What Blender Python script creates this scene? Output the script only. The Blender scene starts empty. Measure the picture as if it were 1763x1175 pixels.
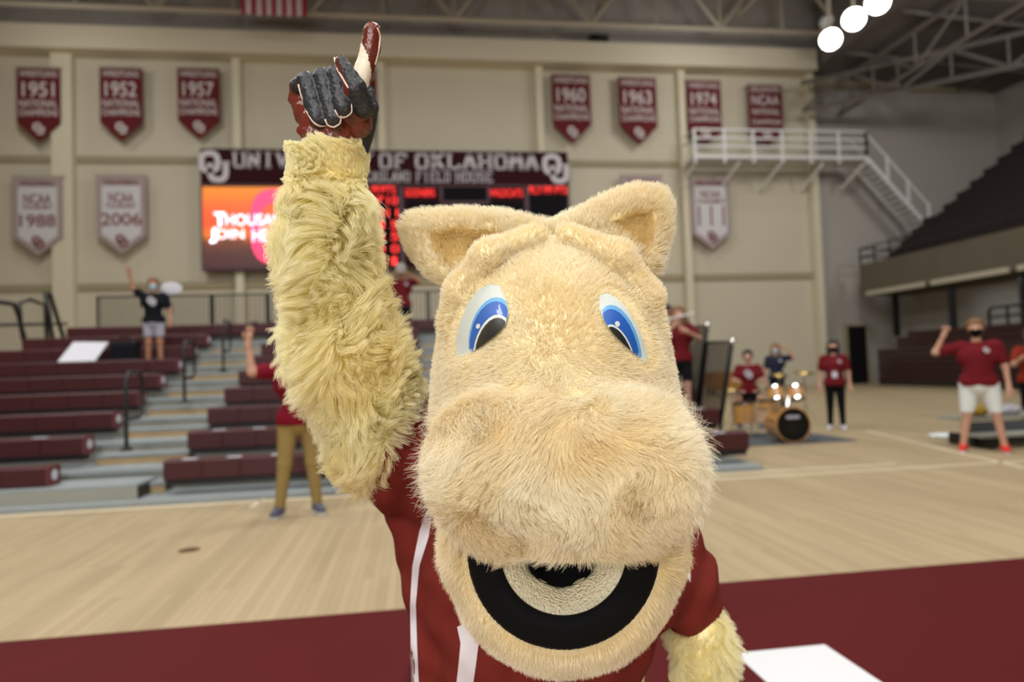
import bpy, math, random
import numpy as np
from mathutils import Vector, Matrix, kdtree
random.seed(7); RNG = np.random.default_rng(7)
S = bpy.context.scene; C = S.collection

# ------------------------------------------------------------------ camera
YAW, PITCH, ROLL, F, CX, CY = math.radians(8), math.radians(2.12), math.radians(1.95), 1175.0, 881.5, 587.5
CAM = np.array([0.0, 0.0, 1.41])
r0 = np.array([math.cos(YAW), -math.sin(YAW), 0.0])
fw = np.array([math.sin(YAW)*math.cos(PITCH), math.cos(YAW)*math.cos(PITCH), math.sin(PITCH)])
u0 = np.cross(r0, fw)
RT = math.cos(ROLL)*r0 - math.sin(ROLL)*u0
UP = math.sin(ROLL)*r0 + math.cos(ROLL)*u0
cd = bpy.data.cameras.new('camera'); cam = bpy.data.objects.new('camera', cd); C.objects.link(cam)
m = Matrix.Identity(4)
for i in range(3):
    m[i][0] = RT[i]; m[i][1] = UP[i]; m[i][2] = -fw[i]; m[i][3] = CAM[i]
cam.matrix_world = m
cd.lens = 24; cd.sensor_width = 36; cd.clip_start = 0.05; cd.clip_end = 200
cd.dof.use_dof = True; cd.dof.focus_distance = 1.04; cd.dof.aperture_fstop = 2.6; cd.dof.aperture_blades = 0
S.camera = cam

# ------------------------------------------------------------------ light and exposure
S.view_settings.view_transform = 'Standard'; S.view_settings.look = 'None'
S.view_settings.gamma = 1; S.view_settings.use_curve_mapping = False; S.view_settings.exposure = 0.0
S.cycles.use_denoising = True
S.cycles.max_bounces = 8; S.cycles.diffuse_bounces = 4; S.cycles.sample_clamp_indirect = 4
w = bpy.data.worlds.new('world'); S.world = w; w.use_nodes = True
w.node_tree.nodes['Background'].inputs[0].default_value = (0.9, 0.92, 1.0, 1)
w.node_tree.nodes['Background'].inputs[1].default_value = 0.25
def area(x, y, z, sx, sy, p, col, tx=0.0, ty=0.0):  # overhead lamp banks, and unseen fills added for brightness
    d = bpy.data.lights.new('bank_and_fill_light', 'AREA'); d.shape = 'RECTANGLE'; d.size = sx; d.size_y = sy
    d.energy = p*LP; d.color = col
    o = bpy.data.objects.new('bank_and_fill_light', d); C.objects.link(o); o.location = (x, y, z)
    o.rotation_euler = (tx, ty, 0)
LP = 0.30
WARM = (1.0, 0.98, 0.94)
for (x, y, p, t_) in ((-9, 19, 1900, 22), (3, 19, 1900, 22), (14, 18, 1700, 38), (-9, 10, 2000, 0), (2, 10, 2400, 0), (13, 8, 800, 0), (-7, 1, 2600, 0), (5, 1, 2400, 0)):
    area(x, y, 13.6, 2.6, 2.6, p, WARM, math.radians(t_))
area(12.5, 25.0, 14.2, 1.0, 1.0, 260, (1.0, 0.99, 0.95), math.radians(70))
area(-13.5, 25.0, 14.2, 1.0, 1.0, 220, (1.0, 0.99, 0.95), math.radians(70))
area(23.0, 15.0, 12.8, 2, 2, 1500, WARM, math.radians(48))  # unseen fill added to lift the grey wall and upper seats at right
for y_ in (12, 18, 24): area(21.9, y_, 4.1, 0.2, 3.0, 60, (0.95, 1.0, 0.95))  # unseen strips added under the slab to lighten the recess wall
area(-3, -7, 12.5, 4, 4, 2600, (1.0, 0.98, 0.95), math.radians(40))
area(-1.8, -4.2, 2.9, 2.2, 2.2, 900, (1.0, 0.98, 0.95), math.radians(76))  # low fill added behind the camera to brighten the costume from the front
area(6, -6, 12.5, 3, 3, 1400, (1.0, 0.98, 0.95), math.radians(40))

# ------------------------------------------------------------------ helpers: pixels to real points
def ray(px, py):
    return fw + RT*((px-CX)/F) + UP*((CY-py)/F)
def PD(px, py, d): return CAM + ray(px, py)*d                       # at depth d
def PY(px, py, Y): r = ray(px, py); return CAM + r*(Y/r[1])         # on the plane y = Y
def PX(px, py, X): r = ray(px, py); return CAM + r*(X/r[0])
def PZ(px, py, Z=0.0): r = ray(px, py); return CAM + r*((Z-CAM[2])/r[2])
def cam2w(P): P = np.asarray(P, float); return CAM + P[..., 0:1]*RT + P[..., 1:2]*UP + P[..., 2:3]*fw
def w2cam(P): v = np.asarray(P, float)-CAM; return np.stack([v@RT, v@UP, v@fw], -1)
def pc(px, py, d): return np.array([(px-CX)/F*d, (CY-py)/F*d, d])

# ------------------------------------------------------------------ materials
def mat(name, col, rough=0.6, metal=0.0, noise=0.0, nscale=20.0, bump=0.0, bscale=60.0, emit=0.0, sheen=0.0, coat=0.0, col2=None):
    m = bpy.data.materials.new(name); m.use_nodes = True; nt = m.node_tree; b = nt.nodes['Principled BSDF']
    b.inputs['Base Color'].default_value = (*col, 1); b.inputs['Roughness'].default_value = rough; b.inputs['Metallic'].default_value = metal
    if rough >= 0.85: b.inputs['Specular IOR Level'].default_value = 0.15
    if sheen: b.inputs['Sheen Weight'].default_value = sheen
    if coat: b.inputs['Coat Weight'].default_value = coat
    tc = nt.nodes.new('ShaderNodeTexCoord')
    if noise or col2:
        n = nt.nodes.new('ShaderNodeTexNoise'); n.inputs['Scale'].default_value = nscale; n.inputs['Detail'].default_value = 4
        nt.links.new(tc.outputs['Object'], n.inputs['Vector'])
        mx = nt.nodes.new('ShaderNodeMix'); mx.data_type = 'RGBA'
        c2 = col2 if col2 else tuple(max(0, c*(1-noise)) for c in col)
        mx.inputs[6].default_value = (*col, 1); mx.inputs[7].default_value = (*c2, 1)
        nt.links.new(n.outputs['Fac'], mx.inputs[0]); nt.links.new(mx.outputs[2], b.inputs['Base Color'])
    if bump:
        n = nt.nodes.new('ShaderNodeTexNoise'); n.inputs['Scale'].default_value = bscale; n.inputs['Detail'].default_value = 3
        nt.links.new(tc.outputs['Object'], n.inputs['Vector'])
        bp = nt.nodes.new('ShaderNodeBump'); bp.inputs['Strength'].default_value = bump; bp.inputs['Distance'].default_value = 0.01
        nt.links.new(n.outputs['Fac'], bp.inputs['Height']); nt.links.new(bp.outputs['Normal'], b.inputs['Normal'])
    if emit:
        b.inputs['Emission Color'].default_value = (*col, 1); b.inputs['Emission Strength'].default_value = emit
    return m
def lin(r, g, b):
    f = lambda c: (c/255/12.92) if c/255 <= 0.04045 else ((c/255+0.055)/1.055)**2.4
    return (f(r), f(g), f(b))
M = {}
M['wall'] = mat('cream_painted_wall', lin(196, 188, 168), 0.85, noise=0.08, nscale=0.6)
M['wall_trim'] = mat('cream_trim', lin(204, 196, 172), 0.8)
M['ledge'] = mat('wall_ledge', lin(150, 140, 112), 0.8)
M['wall_grey'] = mat('grey_wall', lin(168, 162, 156), 0.9, noise=0.08, nscale=0.5)  # greyer and darker than the cream wall panel
M['soffit'] = mat('soffit', lin(206, 196, 174), 0.85)
M['ceil'] = mat('dark_ceiling', lin(112, 100, 88), 0.95, noise=0.3, nscale=0.8)
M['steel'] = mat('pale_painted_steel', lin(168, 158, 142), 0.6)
M['steel_shaded'] = mat('roof_shaded_steel', lin(112, 106, 102), 0.8)  # darker copy of the pale steel, roof shade put into the colour
M['white_steel'] = mat('white_painted_steel', lin(205, 205, 205), 0.5)
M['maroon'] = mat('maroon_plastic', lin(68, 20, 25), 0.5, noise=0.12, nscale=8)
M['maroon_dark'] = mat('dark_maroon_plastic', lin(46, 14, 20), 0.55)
M['black'] = mat('black_metal', lin(24, 24, 26), 0.45)
M['blackm'] = mat('black_matte', lin(14, 14, 15), 0.9)
M['deck'] = mat('blue_grey_deck', lin(150, 158, 160), 0.6, noise=0.2, nscale=6)
M['riser'] = mat('grey_riser', lin(158, 158, 148), 0.7, noise=0.15, nscale=4)
M['riser_wood'] = mat('wood_riser', lin(188, 160, 118), 0.6, noise=0.25, nscale=5)
M['banner'] = mat('maroon_banner', lin(98, 34, 37), 0.85, noise=0.15, nscale=3)
M['banner_top'] = mat('dull_maroon_banner', lin(105, 60, 62), 0.85)
M['banner_white'] = mat('white_banner', lin(196, 194, 196), 0.85)
M['banner_grey'] = mat('grey_banner_edge', lin(158, 142, 142), 0.85)
M['print_white'] = mat('white_print', lin(200, 190, 190), 0.8)
M['print_red'] = mat('maroon_print', lin(110, 40, 42), 0.8)
M['board'] = mat('scoreboard_maroon', lin(50, 18, 24), 0.9)
M['board_frame'] = mat('scoreboard_frame', lin(92, 74, 80), 0.9)
M['board_dark'] = mat('scoreboard_dark', lin(18, 16, 20), 0.9)
M['letters'] = mat('pale_letters', lin(196, 190, 196), 0.6)
M['led'] = mat('red_led', (1.0, 0.045, 0.04), 0.9, emit=1.25)
M['flood'] = mat('flood_lens', (1.0, 0.98, 0.95), 0.5, emit=14)
M['white'] = mat('white', lin(204, 204, 214), 0.7)
M['wood'] = mat('orange_wood', lin(176, 122, 62), 0.45, noise=0.3, nscale=6)
M['chrome'] = mat('chrome', (0.85, 0.85, 0.86), 0.15, metal=1.0)
M['brass'] = mat('brass', (0.75, 0.55, 0.2), 0.25, metal=1.0)
M['mat_grey'] = mat('grey_carpet', lin(92, 96, 100), 0.95, noise=0.2, nscale=30)
M['skin'] = mat('skin', lin(196, 152, 130), 0.6)
M['skin_tan'] = mat('tan_skin', lin(168, 120, 92), 0.6)
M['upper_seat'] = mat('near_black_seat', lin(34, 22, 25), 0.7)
M['red_shirt'] = mat('red_cotton', lin(106, 25, 33), 0.85)
M['dred_shirt'] = mat('crimson_polo', lin(116, 16, 34), 0.85)
M['black_cloth'] = mat('black_cotton', lin(22, 24, 30), 0.9)
M['navy'] = mat('navy_cotton', lin(38, 42, 62), 0.9)
M['grey_cloth'] = mat('grey_cotton', lin(170, 168, 180), 0.9)
M['khaki'] = mat('khaki_twill', lin(146, 124, 76), 0.85)
M['white_cloth'] = mat('white_cotton', lin(222, 228, 230), 0.9)
M['mask_blue'] = mat('pale_blue_mask', lin(176, 206, 226), 0.8)
M['hair_dark'] = mat('dark_hair', lin(36, 26, 22), 0.7)
M['hair_brown'] = mat('brown_hair', lin(120, 82, 50), 0.7)
M['shoe_grey'] = mat('grey_shoe', lin(78, 82, 98), 0.7)
M['shoe_red'] = mat('red_shoe', lin(214, 50, 34), 0.6)
M['sole'] = mat('pale_sole', lin(205, 205, 205), 0.7)

# ------------------------------------------------------------------ object helpers
def tag(o, label=None, cat=None, group=None, kind=None):
    if label: o['label'] = label
    if cat: o['category'] = cat
    if group: o['group'] = group
    if kind: o['kind'] = kind
    return o
def empty(name, loc=(0, 0, 0), label=None, cat=None, group=None, rz=0.0):
    o = bpy.data.objects.new(name, None); C.objects.link(o); o.location = tuple(float(v) for v in loc); o.rotation_euler = (0, 0, rz)
    o.empty_display_size = 0.1
    return tag(o, label, cat, group)
def mesh_obj(name, verts, faces, mats, parent=None, base=None, smooth=False, fmat=None, kind=None):
    """verts in world coordinates minus base (default: the parents' summed location)"""
    me = bpy.data.meshes.new(name)
    v = np.asarray(verts, float).reshape(-1, 3)
    if base is None:
        base = np.zeros(3); p = parent
        while p is not None:
            base = base + np.array(p.location); p = p.parent
    v = v - np.asarray(base)
    me.from_pydata(v.tolist(), [], faces if isinstance(faces, list) else faces.tolist())
    for mm in (mats if isinstance(mats, (list, tuple)) else [mats]): me.materials.append(mm)
    if fmat is not None: me.polygons.foreach_set('material_index', np.asarray(fmat, dtype=np.int32))
    if smooth: me.polygons.foreach_set('use_smooth', [True]*len(me.polygons))
    me.update()
    o = bpy.data.objects.new(name, me); C.objects.link(o)
    if parent is not None: o.parent = parent
    if kind: o['kind'] = kind
    return o
def copy_tree(o, parent=None):
    c = o.copy(); C.objects.link(c); c.parent = parent
    for ch in o.children: copy_tree(ch, c)
    return c
class MB:
    def __init__(s): s.v = []; s.f = []; s.m = []
    def add(s, vs, fs, mi=0):
        n = len(s.v); s.v += [tuple(map(float, p)) for p in vs]; s.f += [tuple(n+i for i in q) for q in fs]; s.m += [mi]*len(fs); return s
    def box(s, x0, x1, y0, y1, z0, z1, mi=0):
        vs = [(x, y, z) for z in (z0, z1) for y in (y0, y1) for x in (x0, x1)]
        return s.add(vs, [(0, 2, 3, 1), (4, 5, 7, 6), (0, 1, 5, 4), (2, 6, 7, 3), (0, 4, 6, 2), (1, 3, 7, 5)], mi)
    def bbox(s, x0, x1, y0, y1, z0, z1, b=0.01, mi=0):
        """box with chamfered vertical-plane edges (a lathed-looking rounded front profile along x)"""
        pr = [(y0+b, z0), (y1-b, z0), (y1, z0+b), (y1, z1-b), (y1-b, z1), (y0+b, z1), (y0, z1-b), (y0, z0+b)]
        vs = [(x0, y, z) for y, z in pr]+[(x1, y, z) for y, z in pr]; n = 8
        fs = [tuple(range(n)), tuple(range(2*n-1, n-1, -1))]+[(i, n+i, n+(i+1) % n, (i+1) % n) for i in range(n)]
        return s.add(vs, fs, mi)
    def tube(s, pts, r, n=8, mi=0, closed=False):
        P = [np.array(p, float) for p in pts]; k = len(P); rr = r if hasattr(r, '__len__') else [r]*k
        vs = []; fs = []; ref = None
        for i, p in enumerate(P):
            a = P[(i-1) % k] if (i > 0 or closed) else P[i]; b = P[(i+1) % k] if (i < k-1 or closed) else P[i]
            t = b-a; t = t/(np.linalg.norm(t)+1e-9)
            if ref is None:
                ref = np.cross(t, (0, 0, 1.0))
                if np.linalg.norm(ref) < 0.1: ref = np.cross(t, (1.0, 0, 0))
            ref = ref - t*np.dot(ref, t); ref = ref/(np.linalg.norm(ref)+1e-9); q = np.cross(t, ref)
            for j in range(n):
                an = 2*math.pi*j/n; vs.append(p+rr[i]*(ref*math.cos(an)+q*math.sin(an)))
        for i in range(k if closed else k-1):
            a = i*n; b = ((i+1) % k)*n
            for j in range(n): fs.append((a+j, a+(j+1) % n, b+(j+1) % n, b+j))
        if not closed: fs += [tuple(range(n-1, -1, -1)), tuple((k-1)*n+j for j in range(n))]
        return s.add(vs, fs, mi)
    def beam(s, a, b, w, mi=0): return s.tube([a, b], w*0.7, 4, mi)
    def lathe(s, prof, c=(0, 0, 0), axis=(0, 0, 1), n=24, mi=0, caps=True):
        ax = np.array(axis, float); ax /= np.linalg.norm(ax)
        u = np.cross(ax, (0, 0, 1.0)) if abs(ax[2]) < 0.9 else np.array([1.0, 0, 0]); u /= np.linalg.norm(u); q = np.cross(ax, u); c = np.array(c, float)
        vs = []; fs = []; k = len(prof)
        for (r, h) in prof:
            for j in range(n):
                an = 2*math.pi*j/n; vs.append(c+ax*h+r*(u*math.cos(an)+q*math.sin(an)))
        for i in range(k-1):
            for j in range(n): fs.append((i*n+j, i*n+(j+1) % n, (i+1)*n+(j+1) % n, (i+1)*n+j))
        if caps and prof[0][0] > 1e-4: fs.append(tuple(range(n-1, -1, -1)))
        if caps and prof[-1][0] > 1e-4: fs.append(tuple((k-1)*n+j for j in range(n)))
        return s.add(vs, fs, mi)
    def prism(s, poly, d, mi=0):
        """poly: list of 3d points, extruded by vector d"""
        n = len(poly); P = [np.array(p, float) for p in poly]; d = np.array(d, float)
        return s.add(P+[p+d for p in P], [tuple(range(n)), tuple(range(2*n-1, n-1, -1))]+[(i, n+i, n+(i+1) % n, (i+1) % n) for i in range(n)], mi)
    def ball(s, c, r, n=10, mi=0, sc=(1, 1, 1)):
        vs = [(c[0], c[1], c[2]-r*sc[2])]; fs = []; k = n//2
        for i in range(1, k):
            th = math.pi*i/k
            for j in range(n):
                ph = 2*math.pi*j/n; vs.append((c[0]+r*sc[0]*math.sin(th)*math.cos(ph), c[1]+r*sc[1]*math.sin(th)*math.sin(ph), c[2]-r*sc[2]*math.cos(th)))
        vs.append((c[0], c[1], c[2]+r*sc[2])); L = len(vs)-1
        for j in range(n): fs.append((0, 1+(j+1) % n, 1+j)); fs.append((L, 1+(k-2)*n+j, 1+(k-2)*n+(j+1) % n))
        for i in range(k-2):
            for j in range(n): a = 1+i*n; fs.append((a+j, a+(j+1) % n, a+n+(j+1) % n, a+n+j))
        return s.add(vs, fs, mi)
    def build(s, name, mats, parent=None, base=None, smooth=False, kind=None):
        return mesh_obj(name, s.v, s.f, mats, parent, base, smooth, s.m if isinstance(mats, (list, tuple)) else None, kind)
def struct(o): o['kind'] = 'structure'; return o
def text(body, mt, cx, y, z, width, height, parent=None, base=(0, 0, 0), bold=0.0, name='lettering'):
    """flat lettering facing -y, fitted to width x height about (cx, z)"""
    cu = bpy.data.curves.new(name, 'FONT'); cu.body = body; cu.align_x = 'CENTER'; cu.align_y = 'CENTER'; cu.size = 1.0
    cu.offset = min(bold, 0.012); cu.extrude = 0.004; cu.materials.append(mt)
    o = bpy.data.objects.new(name, cu); C.objects.link(o); bpy.context.view_layer.update()
    me = bpy.data.meshes.new_from_object(o.evaluated_get(bpy.context.evaluated_depsgraph_get())); bpy.data.objects.remove(o)
    o = bpy.data.objects.new(name, me); C.objects.link(o)
    vs_ = np.array([v.co for v in me.vertices]); lo_, hi_ = vs_.min(0), vs_.max(0); dx, dy = max(hi_[0]-lo_[0], 1e-3), max(hi_[1]-lo_[1], 1e-3)
    for v in me.vertices: v.co.x -= (lo_[0]+hi_[0])/2; v.co.y -= (lo_[1]+hi_[1])/2
    o.scale = (width/dx, height/dy, 1.0); o.rotation_euler = (math.pi/2, 0, 0)
    o.location = (cx-base[0], y-base[1], z-base[2])
    if parent is not None: o.parent = parent
    return o

# ------------------------------------------------------------------ signed distance fields meshed by surface nets
def surface_net(fn, lo, hi, h):
    lo = np.array(lo, float); hi = np.array(hi, float); n = np.ceil((hi-lo)/h).astype(int)+1
    ax = [lo[i]+h*np.arange(n[i]) for i in range(3)]
    P = np.stack(np.meshgrid(*ax, indexing='ij'), -1); Fv = fn(P.reshape(-1, 3)).reshape(n)
    Sg = Fv < 0
    c = [Sg[i:n[0]-1+i, j:n[1]-1+j, k:n[2]-1+k] for i in (0, 1) for j in (0, 1) for k in (0, 1)]
    cnt = sum(x.astype(np.int8) for x in c); act = np.argwhere((cnt > 0) & (cnt < 8))
    idx = -np.ones(n-1, int); idx[tuple(act.T)] = np.arange(len(act))
    acc = np.zeros((len(act), 3)); num = np.zeros(len(act))
    cor = np.array([(i, j, k) for i in (0, 1) for j in (0, 1) for k in (0, 1)])
    val = np.stack([Fv[tuple((act+q).T)] for q in cor], 1)
    for a in range(8):
        for b in range(a+1, 8):
            if np.abs(cor[a]-cor[b]).sum() != 1: continue
            va, vb = val[:, a], val[:, b]; mk = (va < 0) != (vb < 0)
            t = va[mk]/(va[mk]-vb[mk]); acc[mk] += cor[a]+(cor[b]-cor[a])*t[:, None]; num[mk] += 1
    V = lo+h*(act+acc/num[:, None]); Q = []
    for d in range(3):
        o1, o2 = [(1, 2), (2, 0), (0, 1)][d]
        sl0 = [slice(None)]*3; sl1 = [slice(None)]*3; sl0[d] = slice(0, n[d]-1); sl1[d] = slice(1, n[d])
        A, B = Sg[tuple(sl0)], Sg[tuple(sl1)]; e = np.argwhere(A != B)
        e = e[(e[:, o1] > 0) & (e[:, o2] > 0) & (e[:, o1] < n[o1]-1) & (e[:, o2] < n[o2]-1)]
        e1 = np.zeros(3, int); e1[o1] = 1; e2 = np.zeros(3, int); e2[o2] = 1
        q = np.stack([idx[tuple((e-e1-e2).T)], idx[tuple((e-e2).T)], idx[tuple(e.T)], idx[tuple((e-e1).T)]], 1)
        fl = ~A[tuple(e.T)]; q[fl] = q[fl][:, ::-1]; Q.append(q)
    return V, np.concatenate(Q)
def sd_caps(P, a, b, ra, rb):
    a = np.asarray(a, float); b = np.asarray(b, float); ab = b-a; t = np.clip(((P-a)@ab)/(ab@ab+1e-12), 0, 1)
    return np.linalg.norm(P-a-t[:, None]*ab, axis=1)-(ra+(rb-ra)*t)
def sd_ell(P, c, r, R=None):
    q = P-np.asarray(c, float)
    if R is not None: q = q@R
    r = np.asarray(r, float); k0 = np.linalg.norm(q/r, axis=1); k1 = np.linalg.norm(q/(r*r), axis=1)+1e-9
    return k0*(k0-1)/k1
def smin(a, b, k):
    h = np.clip(0.5+0.5*(b-a)/k, 0, 1); return b*(1-h)+a*h-k*h*(1-h)
def smax(a, b, k): return -smin(-a, -b, k)
def sd_poly(P, poly):
    """2d polygon distance on columns 0,1"""
    X = P[:, :2]; V = np.asarray(poly, float); n = len(V); d = np.full(len(X), 1e9); s = np.ones(len(X))
    for i in range(n):
        a, b = V[i], V[i-1]; e = b-a; wv = X-a; t = np.clip((wv@e)/(e@e), 0, 1); q = wv-t[:, None]*e
        d = np.minimum(d, (q*q).sum(1))
        c1 = X[:, 1] >= a[1]; c2 = X[:, 1] < b[1]; c3 = e[0]*wv[:, 1] > e[1]*wv[:, 0]
        f = (c1 & c2 & c3) | (~c1 & ~c2 & ~c3); s[f] *= -1
    return s*np.sqrt(d)
# ------------------------------------------------------------------ the setting
YW = 30.6
def quadbox(name, x0, x1, y0, y1, z0, z1, m, parent=None): return MB().box(x0, x1, y0, y1, z0, z1).build(name, m, parent)
fm = bpy.data.materials.new('maple_floor'); fm.use_nodes = True; nt = fm.node_tree; b = nt.nodes['Principled BSDF']; L = nt.links
tc = nt.nodes.new('ShaderNodeTexCoord'); mp = nt.nodes.new('ShaderNodeMapping'); mp.inputs['Rotation'].default_value = (0, 0, math.pi/2)
br = nt.nodes.new('ShaderNodeTexBrick'); br.inputs['Scale'].default_value = 1.0; br.inputs['Brick Width'].default_value = 1.6; br.inputs['Row Height'].default_value = 0.057
br.inputs['Mortar Size'].default_value = 0.0012; br.inputs['Color1'].default_value = (*lin(180, 162, 130), 1); br.inputs['Color2'].default_value = (*lin(166, 148, 116), 1)
br.inputs['Mortar'].default_value = (*lin(140, 120, 92), 1); br.inputs['Bias'].default_value = -0.2
n2 = nt.nodes.new('ShaderNodeTexNoise'); n2.inputs['Scale'].default_value = 1.1; mp2 = nt.nodes.new('ShaderNodeMapping'); mp2.inputs['Scale'].default_value = (2.2, 0.35, 1)
mx = nt.nodes.new('ShaderNodeMix'); mx.data_type = 'RGBA'; mx.blend_type = 'MULTIPLY'; mx.inputs[0].default_value = 0.5
cr = nt.nodes.new('ShaderNodeValToRGB'); cr.color_ramp.elements[0].color = (0.72, 0.7, 0.68, 1); cr.color_ramp.elements[1].color = (1, 1, 1, 1)
cr.color_ramp.elements[0].position = 0.3; cr.color_ramp.elements[1].position = 0.65
L.new(tc.outputs['Object'], mp.inputs['Vector']); L.new(mp.outputs[0], br.inputs['Vector']); L.new(tc.outputs['Object'], mp2.inputs['Vector']); L.new(mp2.outputs[0], n2.inputs['Vector'])
L.new(n2.outputs['Fac'], cr.inputs[0]); L.new(br.outputs['Color'], mx.inputs[6]); L.new(cr.outputs[0], mx.inputs[7]); L.new(mx.outputs[2], b.inputs['Base Color'])
b.inputs['Roughness'].default_value = 0.5; b.inputs['Specular IOR Level'].default_value = 0.2
floor = struct(MB().box(-24, 30, -16, 31.6, -0.2, 0.0).build('floor', fm))
M['paint'] = mat('maroon_floor_paint', lin(86, 22, 24), 0.6, noise=0.15, nscale=2); M['paint'].node_tree.nodes['Principled BSDF'].inputs['Specular IOR Level'].default_value = 0.12
M['linew'] = mat('white_court_line', lin(226, 214, 186), 0.45)
M['whitep'] = mat('white_floor_paint', lin(222, 224, 226), 0.4)
def band_y(px, py): return PZ(px, py)[1]
Yb = (band_y(0, 1108)+band_y(1763, 960))/2
print('band', band_y(0, 1108), band_y(1763, 960))
struct(quadbox('floor_border', -14, 16, Yb-3.6, Yb, 0.0, 0.002, M['paint'], None))
q = [PZ(1265, 1126, 0.0035), PZ(1418, 1109, 0.0035), PZ(1560, 1186, 0.0035), PZ(1345, 1225, 0.0035)]
yt = (q[0][1]+q[1][1])/2; wq = MB().prism([(q[0][0], yt, 0.002), (q[1][0], yt, 0.002), (q[1][0]+0.01, yt-1.1, 0.002), (q[0][0]+0.0, yt-1.1, 0.002)], (0, 0, 0.0015))
struct(wq.build('floor_lettering', M['whitep']))
def line(p, q, w, nm='court_line'):
    a = np.array(p[:2]); c = np.array(q[:2]); t = (c-a)/np.linalg.norm(c-a); nn = np.array([-t[1], t[0]])*w/2
    return struct(MB().prism([(*(a+nn), 0.0), (*(a-nn), 0.0), (*(c-nn), 0.0), (*(c+nn), 0.0)], (0, 0, 0.0018)).build(nm, M['linew']))
yl = PZ(300, 872)[1]; line((-9, yl), (6.0, yl), 0.06)
line(PZ(432, 874), PZ(482, 842), 0.05)
yl2 = PZ(1430, 806)[1]; line((3.0, PZ(1230, 826)[1]), (12, PZ(1230, 826)[1]), 0.06)
line(PZ(1490, 742), PZ(1763, 806), 0.06)

wb = struct(quadbox('wall_back', -24, 30, YW, YW+0.3, 0, 20.6, M['wall_grey']))
X = lambda px, py=300: PY(px, py, YW)[0]
Z = lambda px, py, Y=YW: PY(px, py, Y)[2]
xc = X(1400, 300)
struct(quadbox('wall_back_panel', -24, xc, YW-0.12, YW, 0, 16.0, M['wall']))
zt1 = Z(600, 98, YW-1.0); zt0 = Z(600, 60, YW-1.0)
print('header z', zt0, zt1, 'xc', xc)
struct(quadbox('trim_1', -24, xc-0.2, YW-1.1, YW-0.12, zt1, zt0, M['soffit']))
k = 2
for px in (60, 415, 660, 930, 1172, 1392):          # pilasters
    x = X(px)
    wd = 0.32
    if px == 60: x = X(118); wd = 0.8
    struct(quadbox('trim_%d' % k, x-wd/2, x+wd/2, YW-0.55, YW-0.12, 0, zt1, M['wall_trim'])); k += 1
zl1 = Z(500, 280); zl2 = Z(500, 490)
for z in (zl1, zl2):
    struct(quadbox('trim_%d' % k, -24, xc, YW-0.22, YW-0.12, z-0.14, z+0.14, M['ledge'])); k += 1
struct(quadbox('trim_%d' % k, xc+0.2, 29, YW-0.2, YW, Z(1500, 150)-0.2, Z(1500, 150)+0.2, M['ledge'])); k += 1
# door opening in the corner
dx0, dx1 = X(1457, 610), X(1490, 610); dz = Z(1470, 562)
d1 = struct(quadbox('door_1', dx0, dx1, YW-0.14, YW-0.02, 0, dz, M['board_dark']))
fr = MB(); fr.box(dx0-0.1, dx0, YW-0.2, YW, 0, dz+0.1); fr.box(dx1, dx1+0.1, YW-0.2, YW, 0, dz+0.1); fr.box(dx0, dx1, YW-0.2, YW, dz, dz+0.1)
fr.build('door_frame', M['ledge'], d1)
struct(quadbox('wall_right', 29.6, 30, -16, YW, 0, 20.6, M['wall_grey']))
struct(quadbox('wall_left', -24.3, -24, -16, YW+0.3, 0, 20.6, M['wall']))
struct(quadbox('wall_front', -24, 30, -16.3, -16, 0, 20.6, M['wall']))
struct(quadbox('ceiling', -24.3, 30, -16.3, YW+0.3, 20.6, 20.9, M['ceil']))
# base wall board: wall behind the crowd barrier
# ---- roof trusses, one thing each, members as parts
def truss(p0, p1, zb, zt, bays, label, w=0.17, sm='steel'):
    p0 = np.array(p0, float); p1 = np.array(p1, float); t = empty('roof_truss', (*p0, zb), label, 'truss', 'steel trusses under the dark ceiling')
    A = lambda f, z: np.array([*(p0+(p1-p0)*f), z])
    MB().beam(A(0, zb), A(1, zb), w).build('bottom_chord', M[sm], t)
    MB().beam(A(0, zt), A(1, zt), w).build('top_chord', M[sm], t)
    for i in range(bays):
        a, bb = (zb, zt) if i % 2 == 0 else (zt, zb)
        MB().beam(A(i/bays, a), A((i+1)/bays, bb), w*0.75).build('web_member', M[sm], t)
        if i: MB().beam(A(i/bays, zb), A(i/bays, zt), w*0.55).build('web_post', M[sm], t)
truss((-22, 28.6), (20, 28.6), 16.3, 20.2, 14, 'cream steel roof truss running along the wall above the scoreboard', 0.2)
for i, x in enumerate((-12.0, -5.5, 0.8, 1.6, 8.5, 15.2)):
    truss((x, 29.4), (x, 1.0), 17.2, 20.0, 9, ['pale roof truss running toward the camera at the far left', 'pale roof truss running over the striped flag', 'pale roof truss above the raised glove, left one of a close pair',
        'pale roof truss above the raised glove, right one of a close pair', 'pale roof truss running over the 1960 and 1963 banners', 'pale roof truss running beside the floodlights'][i], 0.16)
for i, (x0, x1) in enumerate(((17.5, 29), )):
    truss((18.2, 29.3), (28.8, 20.5), 12.9, 14.2, 7, 'dim slanting roof truss over the upper seats', 0.16, 'steel_shaded')
truss((20.5, 30), (20.5, 4), 13.0, 14.5, 10, 'dim roof truss running above the balcony front', 0.14, 'steel_shaded')
for i in range(5):
    y = 27.5-i*4.2
    MB().beam((-22, y, 20.3), (29, y, 20.3), 0.14).build('ceiling_purlin', M['steel'], None)['kind'] = 'structure'
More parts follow.
